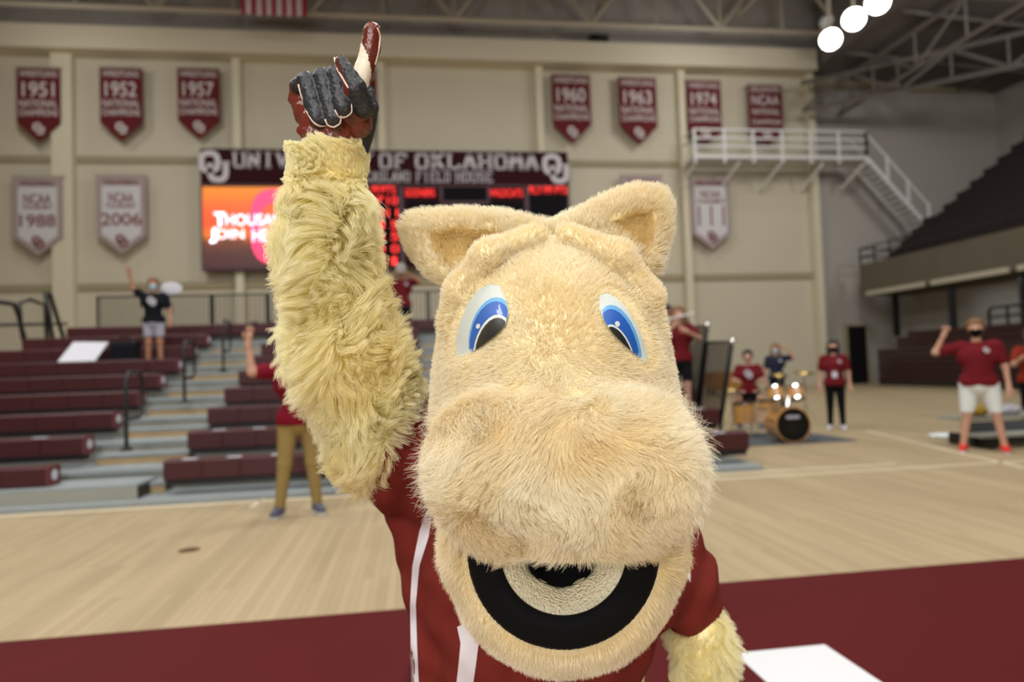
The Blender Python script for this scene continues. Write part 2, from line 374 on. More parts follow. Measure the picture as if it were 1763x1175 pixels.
# sloping underside over the right-hand seats
M['ceil2'] = mat('grey_roof_underside', lin(120, 114, 112), 0.95, noise=0.2, nscale=0.7)
zr_ = Z(1500, 140)
struct(MB().prism([(xc, YW, zr_+0.2), (29.6, YW, zr_-0.5), (29.6, YW, zr_-0.3), (xc, YW, zr_+0.4)], (0, -40, 0)).build('ceiling_slope', M['ceil2']))
struct(quadbox('ceiling_upstand', xc-0.1, xc, -9, YW-1.2, zr_+0.2, 20.6, M['ceil2']))
for i in range(7): struct(MB().beam((xc+0.2, 27.8-i*3.6, zr_+0.05), (29.3, 27.8-i*3.6, zr_-0.65), 0.14).build('ceiling_rib', M['steel_shaded']))
for i in range(4): struct(MB().beam((xc+1.5+i*3.2, YW-0.3, zr_-0.1-i*0.17), (xc+1.5+i*3.2, 3, zr_-0.1-i*0.17), 0.12).build('ceiling_rib', M['steel_shaded']))

# ---- floodlights
prev = None
for i, (px, py, Y0) in enumerate(((1430, 68, 24.0), (1470, 33, 22.6), (1511, 4, 21.3))):
    c = PY(px, py, Y0); dirv = np.array([0.0, -0.55, -0.83]); dirv = (CAM-c); dirv[2] -= 6; dirv /= np.linalg.norm(dirv)
    t = empty('floodlight', c, ['lit round floodlight, lowest of the row of three', 'lit round floodlight, middle of the row of three', 'lit round floodlight, topmost, cut by the frame edge'][i], 'floodlight', 'round floodlights under the roof')
    MB().lathe([(0.0, 0.0), (0.38, 0.0)], c+dirv*0.02, dirv, 32).build('lens', M['flood'], t, smooth=False)
    MB().lathe([(0.42, 0.02), (0.42, -0.05), (0.36, -0.3), (0.16, -0.55), (0.12, -0.7)], c, dirv, 32).build('housing', M['steel'], t, smooth=True)
    MB().tube([c-dirv*0.5, c-dirv*0.5+np.array([0, 0, 1.2]), (c[0]-dirv[0]*0.5, c[1]-dirv[1]*.5, 17.0)], 0.05).build('bracket', M['steel'], t)
c = PY(1425, 40, 25.5); t = empty('floodlight', c, 'small unlit pale floodlight housing left of the lit three', 'floodlight')
MB().lathe([(0.02, -0.3), (0.24, -0.25), (0.3, 0.0), (0.27, 0.02)], c, (0.3, -0.6, -0.7), 20).build('housing', M['white_steel'], t, smooth=True)
MB().tube([c, (c[0], c[1], 17.2)], 0.04).build('bracket', M['steel'], t)
c = PY(1030, 66, YW-1.0); t = empty('loudspeaker', (c[0], c[1], zt0), 'small black loudspeaker sitting on the header beam', 'speaker')
MB().bbox(c[0]-0.42, c[0]+0.42, c[1]-0.2, c[1]+0.25, zt0, zt0+0.34, 0.04).build('cabinet', M['black'], t)
MB().lathe([(0.0, 0), (0.13, 0.0), (0.13, 0.05)], (c[0]-0.2, c[1]-0.2, zt0+0.17), (0, -1, 0), 16).build('driver', M['blackm'], t)

# ---- hanging striped flag
fx0, fx1 = PY(415, 10, 27.0)[0], PY(528, 10, 27.0)[0]; fz = PY(470, 27, 27.0)[2]
t = empty('hanging_flag', ((fx0+fx1)/2, 27, fz+3.2), 'red and white striped flag hanging from the roof at the top edge', 'flag')
M['flag_red'] = mat('flag_red', lin(150, 44, 56), 0.85); M['flag_white'] = mat('flag_white', lin(200, 186, 184), 0.85); M['flag_blue'] = mat('flag_blue', lin(40, 44, 84), 0.85)
for i in range(13):
    a = fx0+(fx1-fx0)*i/13; bb = fx0+(fx1-fx0)*(i+1)/13; mb = MB(); n = 6
    ztop = fz+4.4 if i >= 6 else fz+2.6
    vs = []; 
    for j in range(n+1):
        z = fz+(ztop-fz)*j/n
        for x in (a, bb): vs.append((x, 27+0.05*math.sin(x*7+z), z))
    mb.add(vs, [(2*j, 2*j+1, 2*j+3, 2*j+2) for j in range(n)]); mb.build('stripe', M['flag_red'] if i % 2 == 0 else M['flag_white'], t)
MB().box(fx0, fx0+(fx1-fx0)*6/13, 26.99, 27.01, fz+2.6, fz+4.4).build('canton', M['flag_blue'], t)
MB().tube([(fx0-0.1, 27, fz+4.45), (fx1+0.1, 27, fz+4.45)], 0.03).build('pole', M['steel'], t)

# ---- interlocking OU emblem
def emblem(cx, y, z, h, mt, parent, base, name='emblem'):
    mb = MB(); w = h*0.46; s = h*0.085
    def ring(ccx, ccz, rw, rh, a0, a1, closed):
        n = 20; pts = []
        for i in range(n+1):
            an = a0+(a1-a0)*i/n; ca, sa = math.cos(an), math.sin(an); e = 0.7
            pts.append((ccx+rw*math.copysign(abs(ca)**e, ca), ccz+rh*math.copysign(abs(sa)**e, sa)))
        vs = []; fs = []
        for i, (x, zz) in enumerate(pts):
            p0 = pts[max(i-1, 0)]; p1 = pts[min(i+1, n)]
            if closed and i in (0, n): p0, p1 = pts[n-1], pts[1]
            tx, tz = p1[0]-p0[0], p1[1]-p0[1]; l = math.hypot(tx, tz) or 1; nx, nz = -tz/l, tx/l
            for (o, yy) in ((s, 0), (-s, 0), (-s, -0.03), (s, -0.03)): vs.append((x+nx*o, y+yy, zz+nz*o))
        for i in range(n):
            for q in range(4): fs.append((4*i+q, 4*i+(q+1) % 4, 4*i+4+(q+1) % 4, 4*i+4+q))
        mb.add(vs, fs)
    ring(cx-h*0.1, z+h*0.14, w*0.52, h*0.27, 0, 2*math.pi, True)
    ring(cx+h*0.14, z-h*0.12, w*0.5, h*0.29, -math.pi, 0, False)
    for sx in (-1, 1):
        x = cx+h*0.14+sx*w*0.5; mb.box(x-s, x+s, y-0.03, y, z-h*0.12, z+h*(0.1 if sx < 0 else 0.12))
        mb.box(x-s*1.5, x+s*1.5, y-0.03, y, z+h*0.1, z+h*0.16) if sx > 0 else None
    return mb.build(name, mt, parent, base=base)

# ---- slab-serif block letters built of strokes on a 0..4 x 0..6 grid
GL = {'U': [((0.6, 6), (0.6, 1)), ((0.6, 1), (1.4, .4)), ((1.4, .4), (2.6, .4)), ((2.6, .4), (3.4, 1)), ((3.4, 1), (3.4, 6)), ('s', 0.6, 6), ('s', 3.4, 6)],
 'N': [((0.6, 0), (0.6, 6)), ((0.6, 5.6), (3.4, .4)), ((3.4, 0), (3.4, 6)), ('s', .5, 6), ('s', 3.4, 6), ('s', .6, 0)],
 'I': [((2, 0), (2, 6)), ('s', 2, 6), ('s', 2, 0)], 'V': [((0.5, 6), (2, .2)), ((2, .2), (3.5, 6)), ('s', .5, 6), ('s', 3.5, 6)],
 'E': [((.8, 0), (.8, 6)), ((.3, 5.6), (3.6, 5.6)), ((.8, 3), (2.6, 3)), ((.3, .4), (3.6, .4)), ((3.5, 4.6), (3.5, 5.6)), ((3.5, .4), (3.5, 1.4))],
 'R': [((.8, 0), (.8, 6)), ((.3, 5.6), (2.9, 5.6)), ((2.9, 5.6), (3.4, 5)), ((3.4, 5), (3.4, 3.6)), ((3.4, 3.6), (2.9, 3)), ((2.9, 3), (.8, 3)), ((2, 3), (3.4, 0)), ('s', .8, 0), ('s', 3.4, 0)],
 'S': [((3.4, 4.6), (2.9, 5.6)), ((2.9, 5.6), (1, 5.6)), ((1, 5.6), (.5, 5)), ((.5, 5), (.6, 3.6)), ((.6, 3.6), (3.3, 2.4)), ((3.3, 2.4), (3.4, 1)), ((3.4, 1), (2.9, .4)), ((2.9, .4), (1, .4)), ((1, .4), (.5, 1.4))],
 'T': [((2, 0), (2, 6)), ((.3, 5.6), (3.7, 5.6)), ((.4, 4.6), (.4, 5.6)), ((3.6, 4.6), (3.6, 5.6)), ('s', 2, 0)],
 'Y': [((.5, 6), (2, 3)), ((3.5, 6), (2, 3)), ((2, 3), (2, 0)), ('s', .5, 6), ('s', 3.5, 6), ('s', 2, 0)],
 'O': [((.6, 1.2), (.6, 4.8)), ((.6, 4.8), (1.4, 5.6)), ((1.4, 5.6), (2.6, 5.6)), ((2.6, 5.6), (3.4, 4.8)), ((3.4, 4.8), (3.4, 1.2)), ((3.4, 1.2), (2.6, .4)), ((2.6, .4), (1.4, .4)), ((1.4, .4), (.6, 1.2))],
 'F': [((.8, 0), (.8, 6)), ((.3, 5.6), (3.6, 5.6)), ((.8, 3), (2.6, 3)), ((3.5, 4.6), (3.5, 5.6)), ('s', .8, 0)],
 'K': [((.8, 0), (.8, 6)), ((3.4, 6), (.9, 2.8)), ((1.6, 3.6), (3.5, 0)), ('s', .8, 0), ('s', .8, 6), ('s', 3.4, 6), ('s', 3.4, 0)],
 'L': [((.8, 0), (.8, 6)), ((.3, .4), (3.6, .4)), ((3.5, .4), (3.5, 1.6)), ('s', .8, 6)],
 'A': [((.4, 0), (2, 6)), ((2, 6), (3.6, 0)), ((1.1, 2), (2.9, 2)), ('s', .5, 0), ('s', 3.5, 0)],
 'H': [((.6, 0), (.6, 6)), ((3.4, 0), (3.4, 6)), ((.6, 3), (3.4, 3)), ('s', .6, 0), ('s', .6, 6), ('s', 3.4, 0), ('s', 3.4, 6)],
 'M': [((.5, 0), (.5, 6)), ((.5, 6), (2, 2)), ((2, 2), (3.5, 6)), ((3.5, 6), (3.5, 0)), ('s', .5, 0), ('s', 3.5, 0)],
 'C': [((3.4, 4.4), (2.9, 5.6)), ((2.9, 5.6), (1.3, 5.6)), ((1.3, 5.6), (.6, 4.8)), ((.6, 4.8), (.6, 1.2)), ((.6, 1.2), (1.3, .4)), ((1.3, .4), (2.9, .4)), ((2.9, .4), (3.4, 1.6))],
 'D': [((.8, .2), (.8, 5.8)), ((.3, 5.6), (2.6, 5.6)), ((2.6, 5.6), (3.4, 4.8)), ((3.4, 4.8), (3.4, 1.2)), ((3.4, 1.2), (2.6, .4)), ((2.6, .4), (.3, .4))]}
def block_text(word, x0, x1, z0, z1, y, mt, parent, base, name='lettering', thick=0.55):
    n = len(word); cw = (x1-x0)/n; h = z1-z0; sx = cw*0.9/4; sz = h/6; mb = MB()
    for i, ch in enumerate(word):
        if ch == ' ': continue
        ox = x0+cw*i+cw*0.05
        for st in GL[ch]:
            if st[0] == 's':
                x = ox+st[1]*sx; z = z0+st[2]*sz; dz_ = 0.7*sz if st[2] == 0 else -0.7*sz
                mb.box(x-0.85*sx, x+0.85*sx, y-0.03, y, min(z, z+dz_), max(z, z+dz_)); continue
            (a, bq), (c, d) = st; p = np.array([ox+a*sx, z0+bq*sz]); q = np.array([ox+c*sx, z0+d*sz]); t = q-p; l = np.linalg.norm(t)+1e-9; t /= l
            nn = np.array([-t[1], t[0]]); wd = thick*(sx*abs(nn[0])+sz*abs(nn[1])); e = t*wd*0.5*0.7
            mb.prism([(p[0]-e[0]+nn[0]*wd, y, p[1]-e[1]+nn[1]*wd), (p[0]-e[0]-nn[0]*wd, y, p[1]-e[1]-nn[1]*wd), (q[0]+e[0]-nn[0]*wd, y, q[1]+e[1]-nn[1]*wd), (q[0]+e[0]+nn[0]*wd, y, q[1]+e[1]+nn[1]*wd)], (0, -0.03, 0))
    return mb.build(name, mt, parent, base=base)

# ---- scoreboard
YS = YW-0.75
xs = lambda px: PY(px, 330, YS)[0]; zs = lambda py: PY(660, py, YS)[2]
sb = empty('scoreboard', (xs(660), YS, zs(462)), 'wide maroon scoreboard with orange video screen and red digits on the far wall', 'scoreboard')
MB().box(xs(346), xs(979), YS, YS+0.5, zs(462), zs(259)).build('housing', M['board'], sb)
base = tuple(sb.location)
mb = MB(); fr_w = 0.06
mb.box(xs(346), xs(979), YS-0.05, YS, zs(320)-0.04, zs(320)+0.04)
for px in (690, 906): mb.box(xs(px)-0.1, xs(px)+0.1, YS-0.05, YS, zs(462), zs(320))
mb.box(xs(346), xs(349), YS-0.05, YS, zs(462), zs(320)); mb.box(xs(976), xs(979), YS-0.05, YS, zs(462), zs(320)); mb.box(xs(346), xs(979), YS-0.05, YS, zs(463), zs(461))
for (a, bq) in ((757, 762), (838, 843)): mb.box(xs(a), xs(bq), YS-0.05, YS, zs(350), zs(320))
mb.box(xs(757), xs(843), YS-0.05, YS, zs(352), zs(347))
mb.build('frame', M['board_frame'], sb)
def block_words(s_, a, bq, *r, **kw):
    cw = (bq-a)/len(s_); i = 0
    for wd in s_.split(' '):
        block_text(wd, a+cw*i, a+cw*(i+len(wd)), *r, **kw); i += len(wd)+1
for (wd, a, bq) in (('UNIVERSITY', 401, 644), ('OF', 652, 704), ('OKLAHOMA', 714, 930)): block_text(wd, xs(a), xs(bq), zs(291), zs(264), YS, M['letters'], sb, base, thick=0.44)
for (wd, a, bq) in (('MCCASLAND', 607, 708), ('FIELD', 716, 777), ('HOUSE', 784, 850)): block_text(wd, xs(a), xs(bq), zs(314), zs(295), YS, M['letters'], sb, base, thick=0.36)
emblem(xs(368), YS, zs(289), zs(264)-zs(314)+0.1, M['letters'], sb, base); emblem(xs(957), YS, zs(289), zs(264)-zs(314)+0.1, M['letters'], sb, base)
# screen: a lit video panel
sm = bpy.data.materials.new('video_screen'); sm.use_nodes = True; nt = sm.node_tree; b = nt.nodes['Principled BSDF']; L = nt.links
tc = nt.nodes.new('ShaderNodeTexCoord'); sp = nt.nodes.new('ShaderNodeSeparateXYZ'); cr = nt.nodes.new('ShaderNodeValToRGB'); nz = nt.nodes.new('ShaderNodeTexNoise'); nz.inputs['Scale'].default_value = 3.0
ad = nt.nodes.new('ShaderNodeMath'); ad.operation = 'MULTIPLY_ADD'; ad.inputs[1].default_value = 0.12
L.new(tc.outputs['Generated'], sp.inputs[0]); L.new(tc.outputs['Object'], nz.inputs['Vector']); L.new(nz.outputs['Fac'], ad.inputs[0]); L.new(sp.outputs['Z'], ad.inputs[2]); L.new(ad.outputs[0], cr.inputs[0]); L.new(cr.outputs[0], b.inputs['Emission Color'])
e = cr.color_ramp.elements; e[0].position = 0.0; e[0].color = (*lin(62, 30, 36), 1); e[1].position = 1.05; e[1].color = (*lin(236, 130, 24), 1)
for (p_, c_) in ((0.26, (84, 46, 40)), (0.4, (120, 62, 36)), (0.47, (238, 118, 30)), (0.62, (255, 84, 40)), (0.84, (255, 104, 40)), (0.95, (240, 126, 22))):
    q_ = e.new(p_); q_.color = (*lin(*c_), 1)
b.inputs['Base Color'].default_value = (0.01, 0.01, 0.01, 1); b.inputs['Emission Strength'].default_value = 1.15
MB().box(xs(349), xs(634), YS-0.04, YS-0.005, zs(460), zs(323)).build('video_screen', sm, sb)
M['scr_white'] = mat('screen_white', (0.95, 0.88, 1.0), 0.5, emit=1.6); M['scr_pink'] = mat('screen_pink', (1.0, 0.05, 0.16), 0.5, emit=0.95)
def smallcaps(word, x0, x1, z0, z1):
    h = z1-z0; tot = sum(1.25 if (i == 0 or word[i-1] == ' ') and False else 1 for i in range(len(word)))
    i = 0; cw = (x1-x0)/len(word)
    for wd in word.split(' '): text(wd.upper(), M['scr_white'], x0+cw*(i+len(wd)/2), YS-0.07, (z0+z1)/2, cw*len(wd), h, sb, base, bold=0.028); i += len(wd)+1
smallcaps('Thousands Strong', xs(372), xs(625), zs(388), zs(369)); smallcaps('Join Heart and Song', xs(361), xs(632), zs(415), zs(394))
text('T', M['scr_white'], xs(378), YS-0.07, zs(377), xs(387)-xs(368), zs(366)-zs(389), sb, base, bold=0.04); text('J', M['scr_white'], xs(367), YS-0.07, zs(404), xs(372)-xs(359), zs(391)-zs(417), sb, base, bold=0.04)
mb = MB(); pts = [(xs(478)+1.35*math.copysign(abs(math.cos(a))**.7, math.cos(a)), YS-0.055, zs(400)+1.4*math.copysign(abs(math.sin(a))**.7, math.sin(a))) for a in np.linspace(0, 2*math.pi, 28, endpoint=False)]
px_ = xs(475); 
for i in range(28):
    a0_ = 2*math.pi*i/28; a1_ = 2*math.pi*(i+1)/28; P_ = lambda a, r: (xs(478)+r*0.95*math.copysign(abs(math.cos(a))**.7, math.cos(a)), YS-0.05, zs(390)+r*1.35*math.copysign(abs(math.sin(a))**.7, math.sin(a)))
    mb.prism([P_(a0_, 0.75), P_(a1_, 0.75), P_(a1_, 1.2), P_(a0_, 1.2)], (0, -0.01, 0))
mb.build('screen_emblem', M['scr_pink'], sb)
# stat panels and red dot-matrix writing
MB().box(xs(636), xs(689), YS-0.03, YS-0.005, zs(460), zs(323)).build('left_stat_panel', M['board_dark'], sb)
MB().box(xs(908), xs(976), YS-0.03, YS-0.005, zs(460), zs(323)).build('right_stat_panel', M['board_dark'], sb)
MB().box(xs(762), xs(838), YS-0.03, YS-0.005, zs(346), zs(323)).build('clock_panel', M['board_dark'], sb)
for (a, bq) in ((700, 752), (845, 902)): MB().box(xs(a), xs(bq), YS-0.03, YS-0.005, zs(378), zs(346)).build('score_panel', M['board_dark'], sb)
def led(w_, a, bq, p, q): text(w_, M['led'], (xs(a)+xs(bq))/2, YS-0.05, (zs(p)+zs(q))/2, xs(bq)-xs(a), abs(zs(q)-zs(p)), sb, base, bold=0.0, name='led_text')
led('SOONERS', 698, 748, 339, 326); led('WILDCATS', 843, 899, 339, 326); led('PLY', 911, 933, 334, 321); led('PF', 937, 951, 334, 321); led('PTS', 955, 976, 334, 321)
led('PF', 641, 654, 334, 321); led('PTS', 657, 681, 334, 321)
for i, (l_, r_) in enumerate((('7', '10'), ('0', '11'), ('1', '5'), ('3', '5'), ('8', '0'), ('1', '1'))):
    y0_ = 353+21*i-(i > 2); led(l_, 647 if l_ != '1' else 651, 660, y0_, y0_-14)
    led(r_, 666 if len(r_) > 1 or False else 671, 684 if r_ != '1' else 680, y0_, y0_-14)

# ---- championship banners on the back wall
YBN = YW-0.66
def banner(px0, px1, py0, pyp, pyt, kind, lines, label, group):
    pm = (px0+px1)/2; P = lambda px, py: PY(px, py, YBN)
    x0, x1 = P(px0, (py0+pyt)/2)[0], P(px1, (py0+pyt)/2)[0]; zt, zp, zb = P(pm, py0)[2], P(pm, pyp)[2], P(pm, pyt)[2]; xm = (x0+x1)/2; w_ = x1-x0; h_ = zt-zb
    bt = empty('championship_banner', (xm, YBN, zb), label, 'banner', group); base = tuple(bt.location)
    red = kind == 'red'
    MB().prism([(x0, YBN, zt), (x0, YBN, zp), (xm, YBN, zb), (x1, YBN, zp), (x1, YBN, zt)], (0, 0.03, 0)).build('cloth', M['banner'] if red else M['banner_grey'], bt)
    for xx in (x0+0.1, x1-0.1): MB().box(xx-0.02, xx+0.02, YBN+0.01, YW-0.13, zt-0.02, zt+0.02).build('wall_bracket', M['steel'], bt)
    MB().tube([(x0-0.08, YBN+0.01, zt), (x1+0.08, YBN+0.01, zt)], 0.035).build('hanging_rod', M['steel'], bt)
    cm = M['print_white'] if red else M['print_red']
    if not red:
        i_ = w_*0.11
        MB().prism([(x0+i_, YBN-0.012, zt-h_*0.13), (x0+i_, YBN-0.012, zp+i_*0.2), (xm, YBN-0.012, zb+i_*1.3), (x1-i_, YBN-0.012, zp+i_*0.2), (x1-i_, YBN-0.012, zt-h_*0.13)], (0, 0.01, 0)).build('inner_field', M['banner_white'], bt)
    else:
        MB().box(x0, x1, YBN-0.01, YBN, zt-h_*0.15, zt-h_*0.03).build('top_strip', M['banner_top'], bt)
    for (s_, f0, f1, wf, bo) in lines: text(s_, cm, xm, YBN-0.02, zt-h_*(f0+f1)/2, w_*wf, h_*(f1-f0), bt, base, bold=bo)
    emblem(xm, YBN-0.01, zb+h_*0.17, h_*0.16, cm, bt, base)
    return bt
G1 = 'maroon championship banners on the back wall'; G2 = 'white tournament banners on the back wall'
def redlines(y): return [('WRESTLING', 0.05, 0.13, 0.86, 0.01), (y, 0.2, 0.4, 0.74, 0.03), ('NATIONAL', 0.44, 0.54, 0.88, 0.015), ('CHAMPIONS', 0.57, 0.66, 0.9, 0.012)]
banner(29, 104, 116, 212, 244, 'red', redlines('1951'), 'maroon pointed banner reading 1951, first in the upper row', G1)
banner(172, 245, 116, 212, 243, 'red', redlines('1952'), 'maroon pointed banner reading 1952 in the upper row', G1)
banner(306, 378, 117, 209, 240, 'red', redlines('1957'), 'maroon pointed banner reading 1957, above the scoreboard left end', G1)
banner(585, 649, 120, 208, 243, 'red', [redlines('')[0]]+redlines('')[2:], 'maroon pointed banner mostly hidden behind the raised glove', G1)
banner(951, 1017, 128, 214, 248, 'red', redlines('1960'), 'maroon pointed banner reading 1960, above the scoreboard right end', G1)
banner(1066, 1131, 133, 218, 249, 'red', redlines('1963'), 'maroon pointed banner reading 1963, just left of the catwalk', G1)
banner(1183, 1242, 138, 228, 248, 'red', redlines('1974'), 'maroon banner reading 1974 hanging behind the catwalk railing', G1)
banner(1289, 1348, 146, 230, 250, 'red', [('OKLAHOMA', 0.04, 0.12, 0.86, 0.01), ('NCAA', 0.18, 0.34, 0.8, 0.03), ('NATIONAL', 0.4, 0.5, 0.8, 0.01), ('CHAMPIONS', 0.58, 0.66, 0.86, 0.01)], 'maroon banner with pale upper block behind the catwalk, last in the row', G1)
banner(22, 108, 304, 408, 441, 'white', [('VOLLEYBALL', 0.06, 0.12, 0.7, 0.01), ('NCAA', 0.22, 0.35, 0.55, 0.03), ('TOURNEY', 0.36, 0.42, 0.62, 0.01), ('1988', 0.48, 0.64, 0.72, 0.03)], 'white pointed banner reading 1988, below the 1951 banner', G2)
banner(166, 252, 302, 405, 438, 'white', [('VOLLEYBALL', 0.06, 0.12, 0.7, 0.01), ('NCAA', 0.22, 0.35, 0.5, 0.03), ('TOURNEY', 0.36, 0.42, 0.62, 0.01), ('2006', 0.48, 0.64, 0.8, 0.03)], 'white pointed banner reading 2006 with a wide grey border, beside the scoreboard screen', G2)
banner(1072, 1142, 302, 398, 430, 'white', [('VOLLEYBALL', 0.06, 0.12, 0.7, 0.01)], 'white banner mostly hidden behind the costume right ear', G2)
banner(1190, 1258, 305, 402, 429, 'white', [('OKLAHOMA', 0.06, 0.12, 0.7, 0.01), ('NCAA', 0.19, 0.29, 0.5, 0.03), ('TOURNAMENT', 0.31, 0.37, 0.74, 0.012), ('I  I  I', 0.4, 0.68, 0.66, 0.03)], 'white pointed banner with three columns, below the catwalk', G2)
yy = YW-0.13; text('OKLAHOMA', M['board_dark'], PY(500, 562, yy)[0], yy-0.02, PY(500, 562, yy)[2], PY(570, 562, yy)[0]-PY(428, 562, yy)[0], 0.5, None, (0, 0, 0), 0.03, 'wall_lettering')['kind'] = 'structure'

# ---- catwalk with stair
YC0, YC1 = YW-2.0, YW-0.8; pz = lambda px, py, Y=YC0: PY(px, py, Y)
cx0, cx1 = pz(1196, 265)[0], pz(1492, 268)[0]; zc = pz(1340, 268)[2]
cw = empty('catwalk', ((cx0+cx1)/2, YC0, zc), 'white steel catwalk with railings and stair on the far wall', 'catwalk')
MB().box(cx0, cx1, YC0, YC1, zc-0.14, zc).build('deck', M['white_steel'], cw)
for i in range(7):
    x = cx0+(cx1-cx0)*i/6
    MB().box(x-0.05, x+0.05, YC0-0.05, YC0+0.05, zc-0.35, zc+1.15).build('post', M['white_steel'], cw)
for zz in (0.38, 0.76, 1.15): MB().box(cx0, cx1, YC0-0.035, YC0+0.035, zc+zz-0.04, zc+zz+0.04).build('rail', M['white_steel'], cw)
for i in range(5):
    x = cx0+(cx1-cx0)*(i/4.0*0.98+0.01); MB().beam((x, YC0+0.1, zc-0.3), (x-0.3, YW-0.6, zc-1.1), 0.1).build('bracket', M['white_steel'], cw)
for zz in (0.76, 1.15): MB().box(cx0-0.03, cx0+0.03, YC0, YC1, zc+zz-0.03, zc+zz+0.03).build('rail', M['white_steel'], cw)
sx0 = cx1; ex, ez = pz(1600, 392)[0], pz(1600, 392)[2]; ns = 14
for yv in (YC0, YC1-0.1): MB().beam((sx0, yv, zc-0.05), (ex, yv, ez), 0.16).build('stringer', M['white_steel'], cw); MB().beam((sx0, yv, zc+1.1), (ex, yv, ez+1.1), 0.08).build('handrail', M['white_steel'], cw)
for i in range(ns):
    f = (i+0.5)/ns; x = sx0+(ex-sx0)*f; z = zc+(ez-zc)*f; MB().box(x-0.16, x+0.14, YC0+0.05, YC1-0.1, z-0.03, z+0.02).build('tread', M['white_steel'], cw)
for i in range(4):
    f = i/3; x = sx0+(ex-sx0)*f; z = zc+(ez-zc)*f; MB().box(x-0.05, x+0.05, YC0-0.05, YC0+0.05, z, z+1.15).build('post', M['white_steel'], cw)

# ---- balcony along the right side: fascia, upper seats, retracted lower seats
XB = 20.7; bal = empty('balcony', (XB, 20, 4.2), 'raised concrete balcony front running along the right side', 'balcony')
M['fascia'] = mat('balcony_concrete', lin(104, 98, 84), 0.9, noise=0.2, nscale=1.0)
M['fascia_pale'] = mat('pale_fascia_edge', lin(176, 170, 152), 0.7)
MB().box(XB, XB+0.3, 2, 29.3, 4.35, 5.6).build('fascia', M['fascia'], bal)
MB().box(XB-0.05, 29.5, 2, 29.3, 4.15, 4.35).build('slab', M['fascia'], bal)
for i in range(6): MB().box(XB-0.12, XB-0.03, 5+4*i+0.15, 5+4*i+3.8, 4.1, 4.3).build('pale_edge_strip', M['fascia_pale'], bal)
for i in range(8):
    y = 29.0-i*3.4; MB().box(XB+1.4, XB+1.6, y-0.1, y+0.1, 2.2, 4.15).build('post', M['black'], bal)
struct(quadbox('wall_right_recess', XB+2.6, XB+2.8, 2, YW, 0, 4.14, M['wall_grey']))
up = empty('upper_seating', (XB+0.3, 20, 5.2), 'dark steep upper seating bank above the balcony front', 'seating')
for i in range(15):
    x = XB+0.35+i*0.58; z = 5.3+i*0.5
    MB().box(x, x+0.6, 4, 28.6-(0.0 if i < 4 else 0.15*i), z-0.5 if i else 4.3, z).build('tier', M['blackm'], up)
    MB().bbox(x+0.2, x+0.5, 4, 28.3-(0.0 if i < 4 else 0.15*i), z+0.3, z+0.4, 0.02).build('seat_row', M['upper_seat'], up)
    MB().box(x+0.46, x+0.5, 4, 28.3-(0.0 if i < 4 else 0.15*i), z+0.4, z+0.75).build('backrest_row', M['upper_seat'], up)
mb = MB()
for i in range(26): mb.box(XB-0.03, XB+0.03, 29.2-i, 29.26-i, 5.6, 6.35)
for z in (5.95, 6.35): mb.box(XB-0.03, XB+0.03, 3.5, 29.3, z-0.03, z+0.03)
for z in (5.95, 6.35): mb.box(XB, XB+4, 29.24, 29.3, z-0.03, z+0.03)
mb.build('railing', M['black'], up)
rl = empty('retracted_bleachers', (XB, 18, 0), 'dark maroon folded bleacher stack along the right side under the balcony', 'bleachers')
NR = 9
for i in range(NR):
    z0 = 0.18+i*0.24; z1 = z0+0.215
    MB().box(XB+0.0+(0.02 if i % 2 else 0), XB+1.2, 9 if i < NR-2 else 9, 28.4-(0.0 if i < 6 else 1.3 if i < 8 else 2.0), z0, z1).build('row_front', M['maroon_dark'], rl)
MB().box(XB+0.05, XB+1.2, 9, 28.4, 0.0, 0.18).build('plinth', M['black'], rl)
gr = empty('guard_rail', (XB+0.6, 15, 2.35), 'rounded black guard rail on top of the folded bleachers at right', 'railing')
a = PX(1703, 549, XB+0.4); bq = PX(1703, 530, XB+0.4); z1_ = bq[2]
MB().tube([(XB+0.4, a[1], 2.3), (XB+0.4, a[1], z1_-0.12), (XB+0.4, a[1]-0.15, z1_), (XB+0.4, a[1]-5, z1_)], 0.06).build('top_rail', M['black'], gr)
MB().tube([(XB+0.4, a[1]-0.1, z1_-0.35), (XB+0.4, a[1]-5, z1_-0.35)], 0.05).build('middle_rail', M['black'], gr)
for i in range(3): MB().tube([(XB+0.4, a[1]-0.8-1.4*i, 2.3), (XB+0.4, a[1]-0.8-1.4*i, z1_)], 0.05).build('post', M['black'], gr)
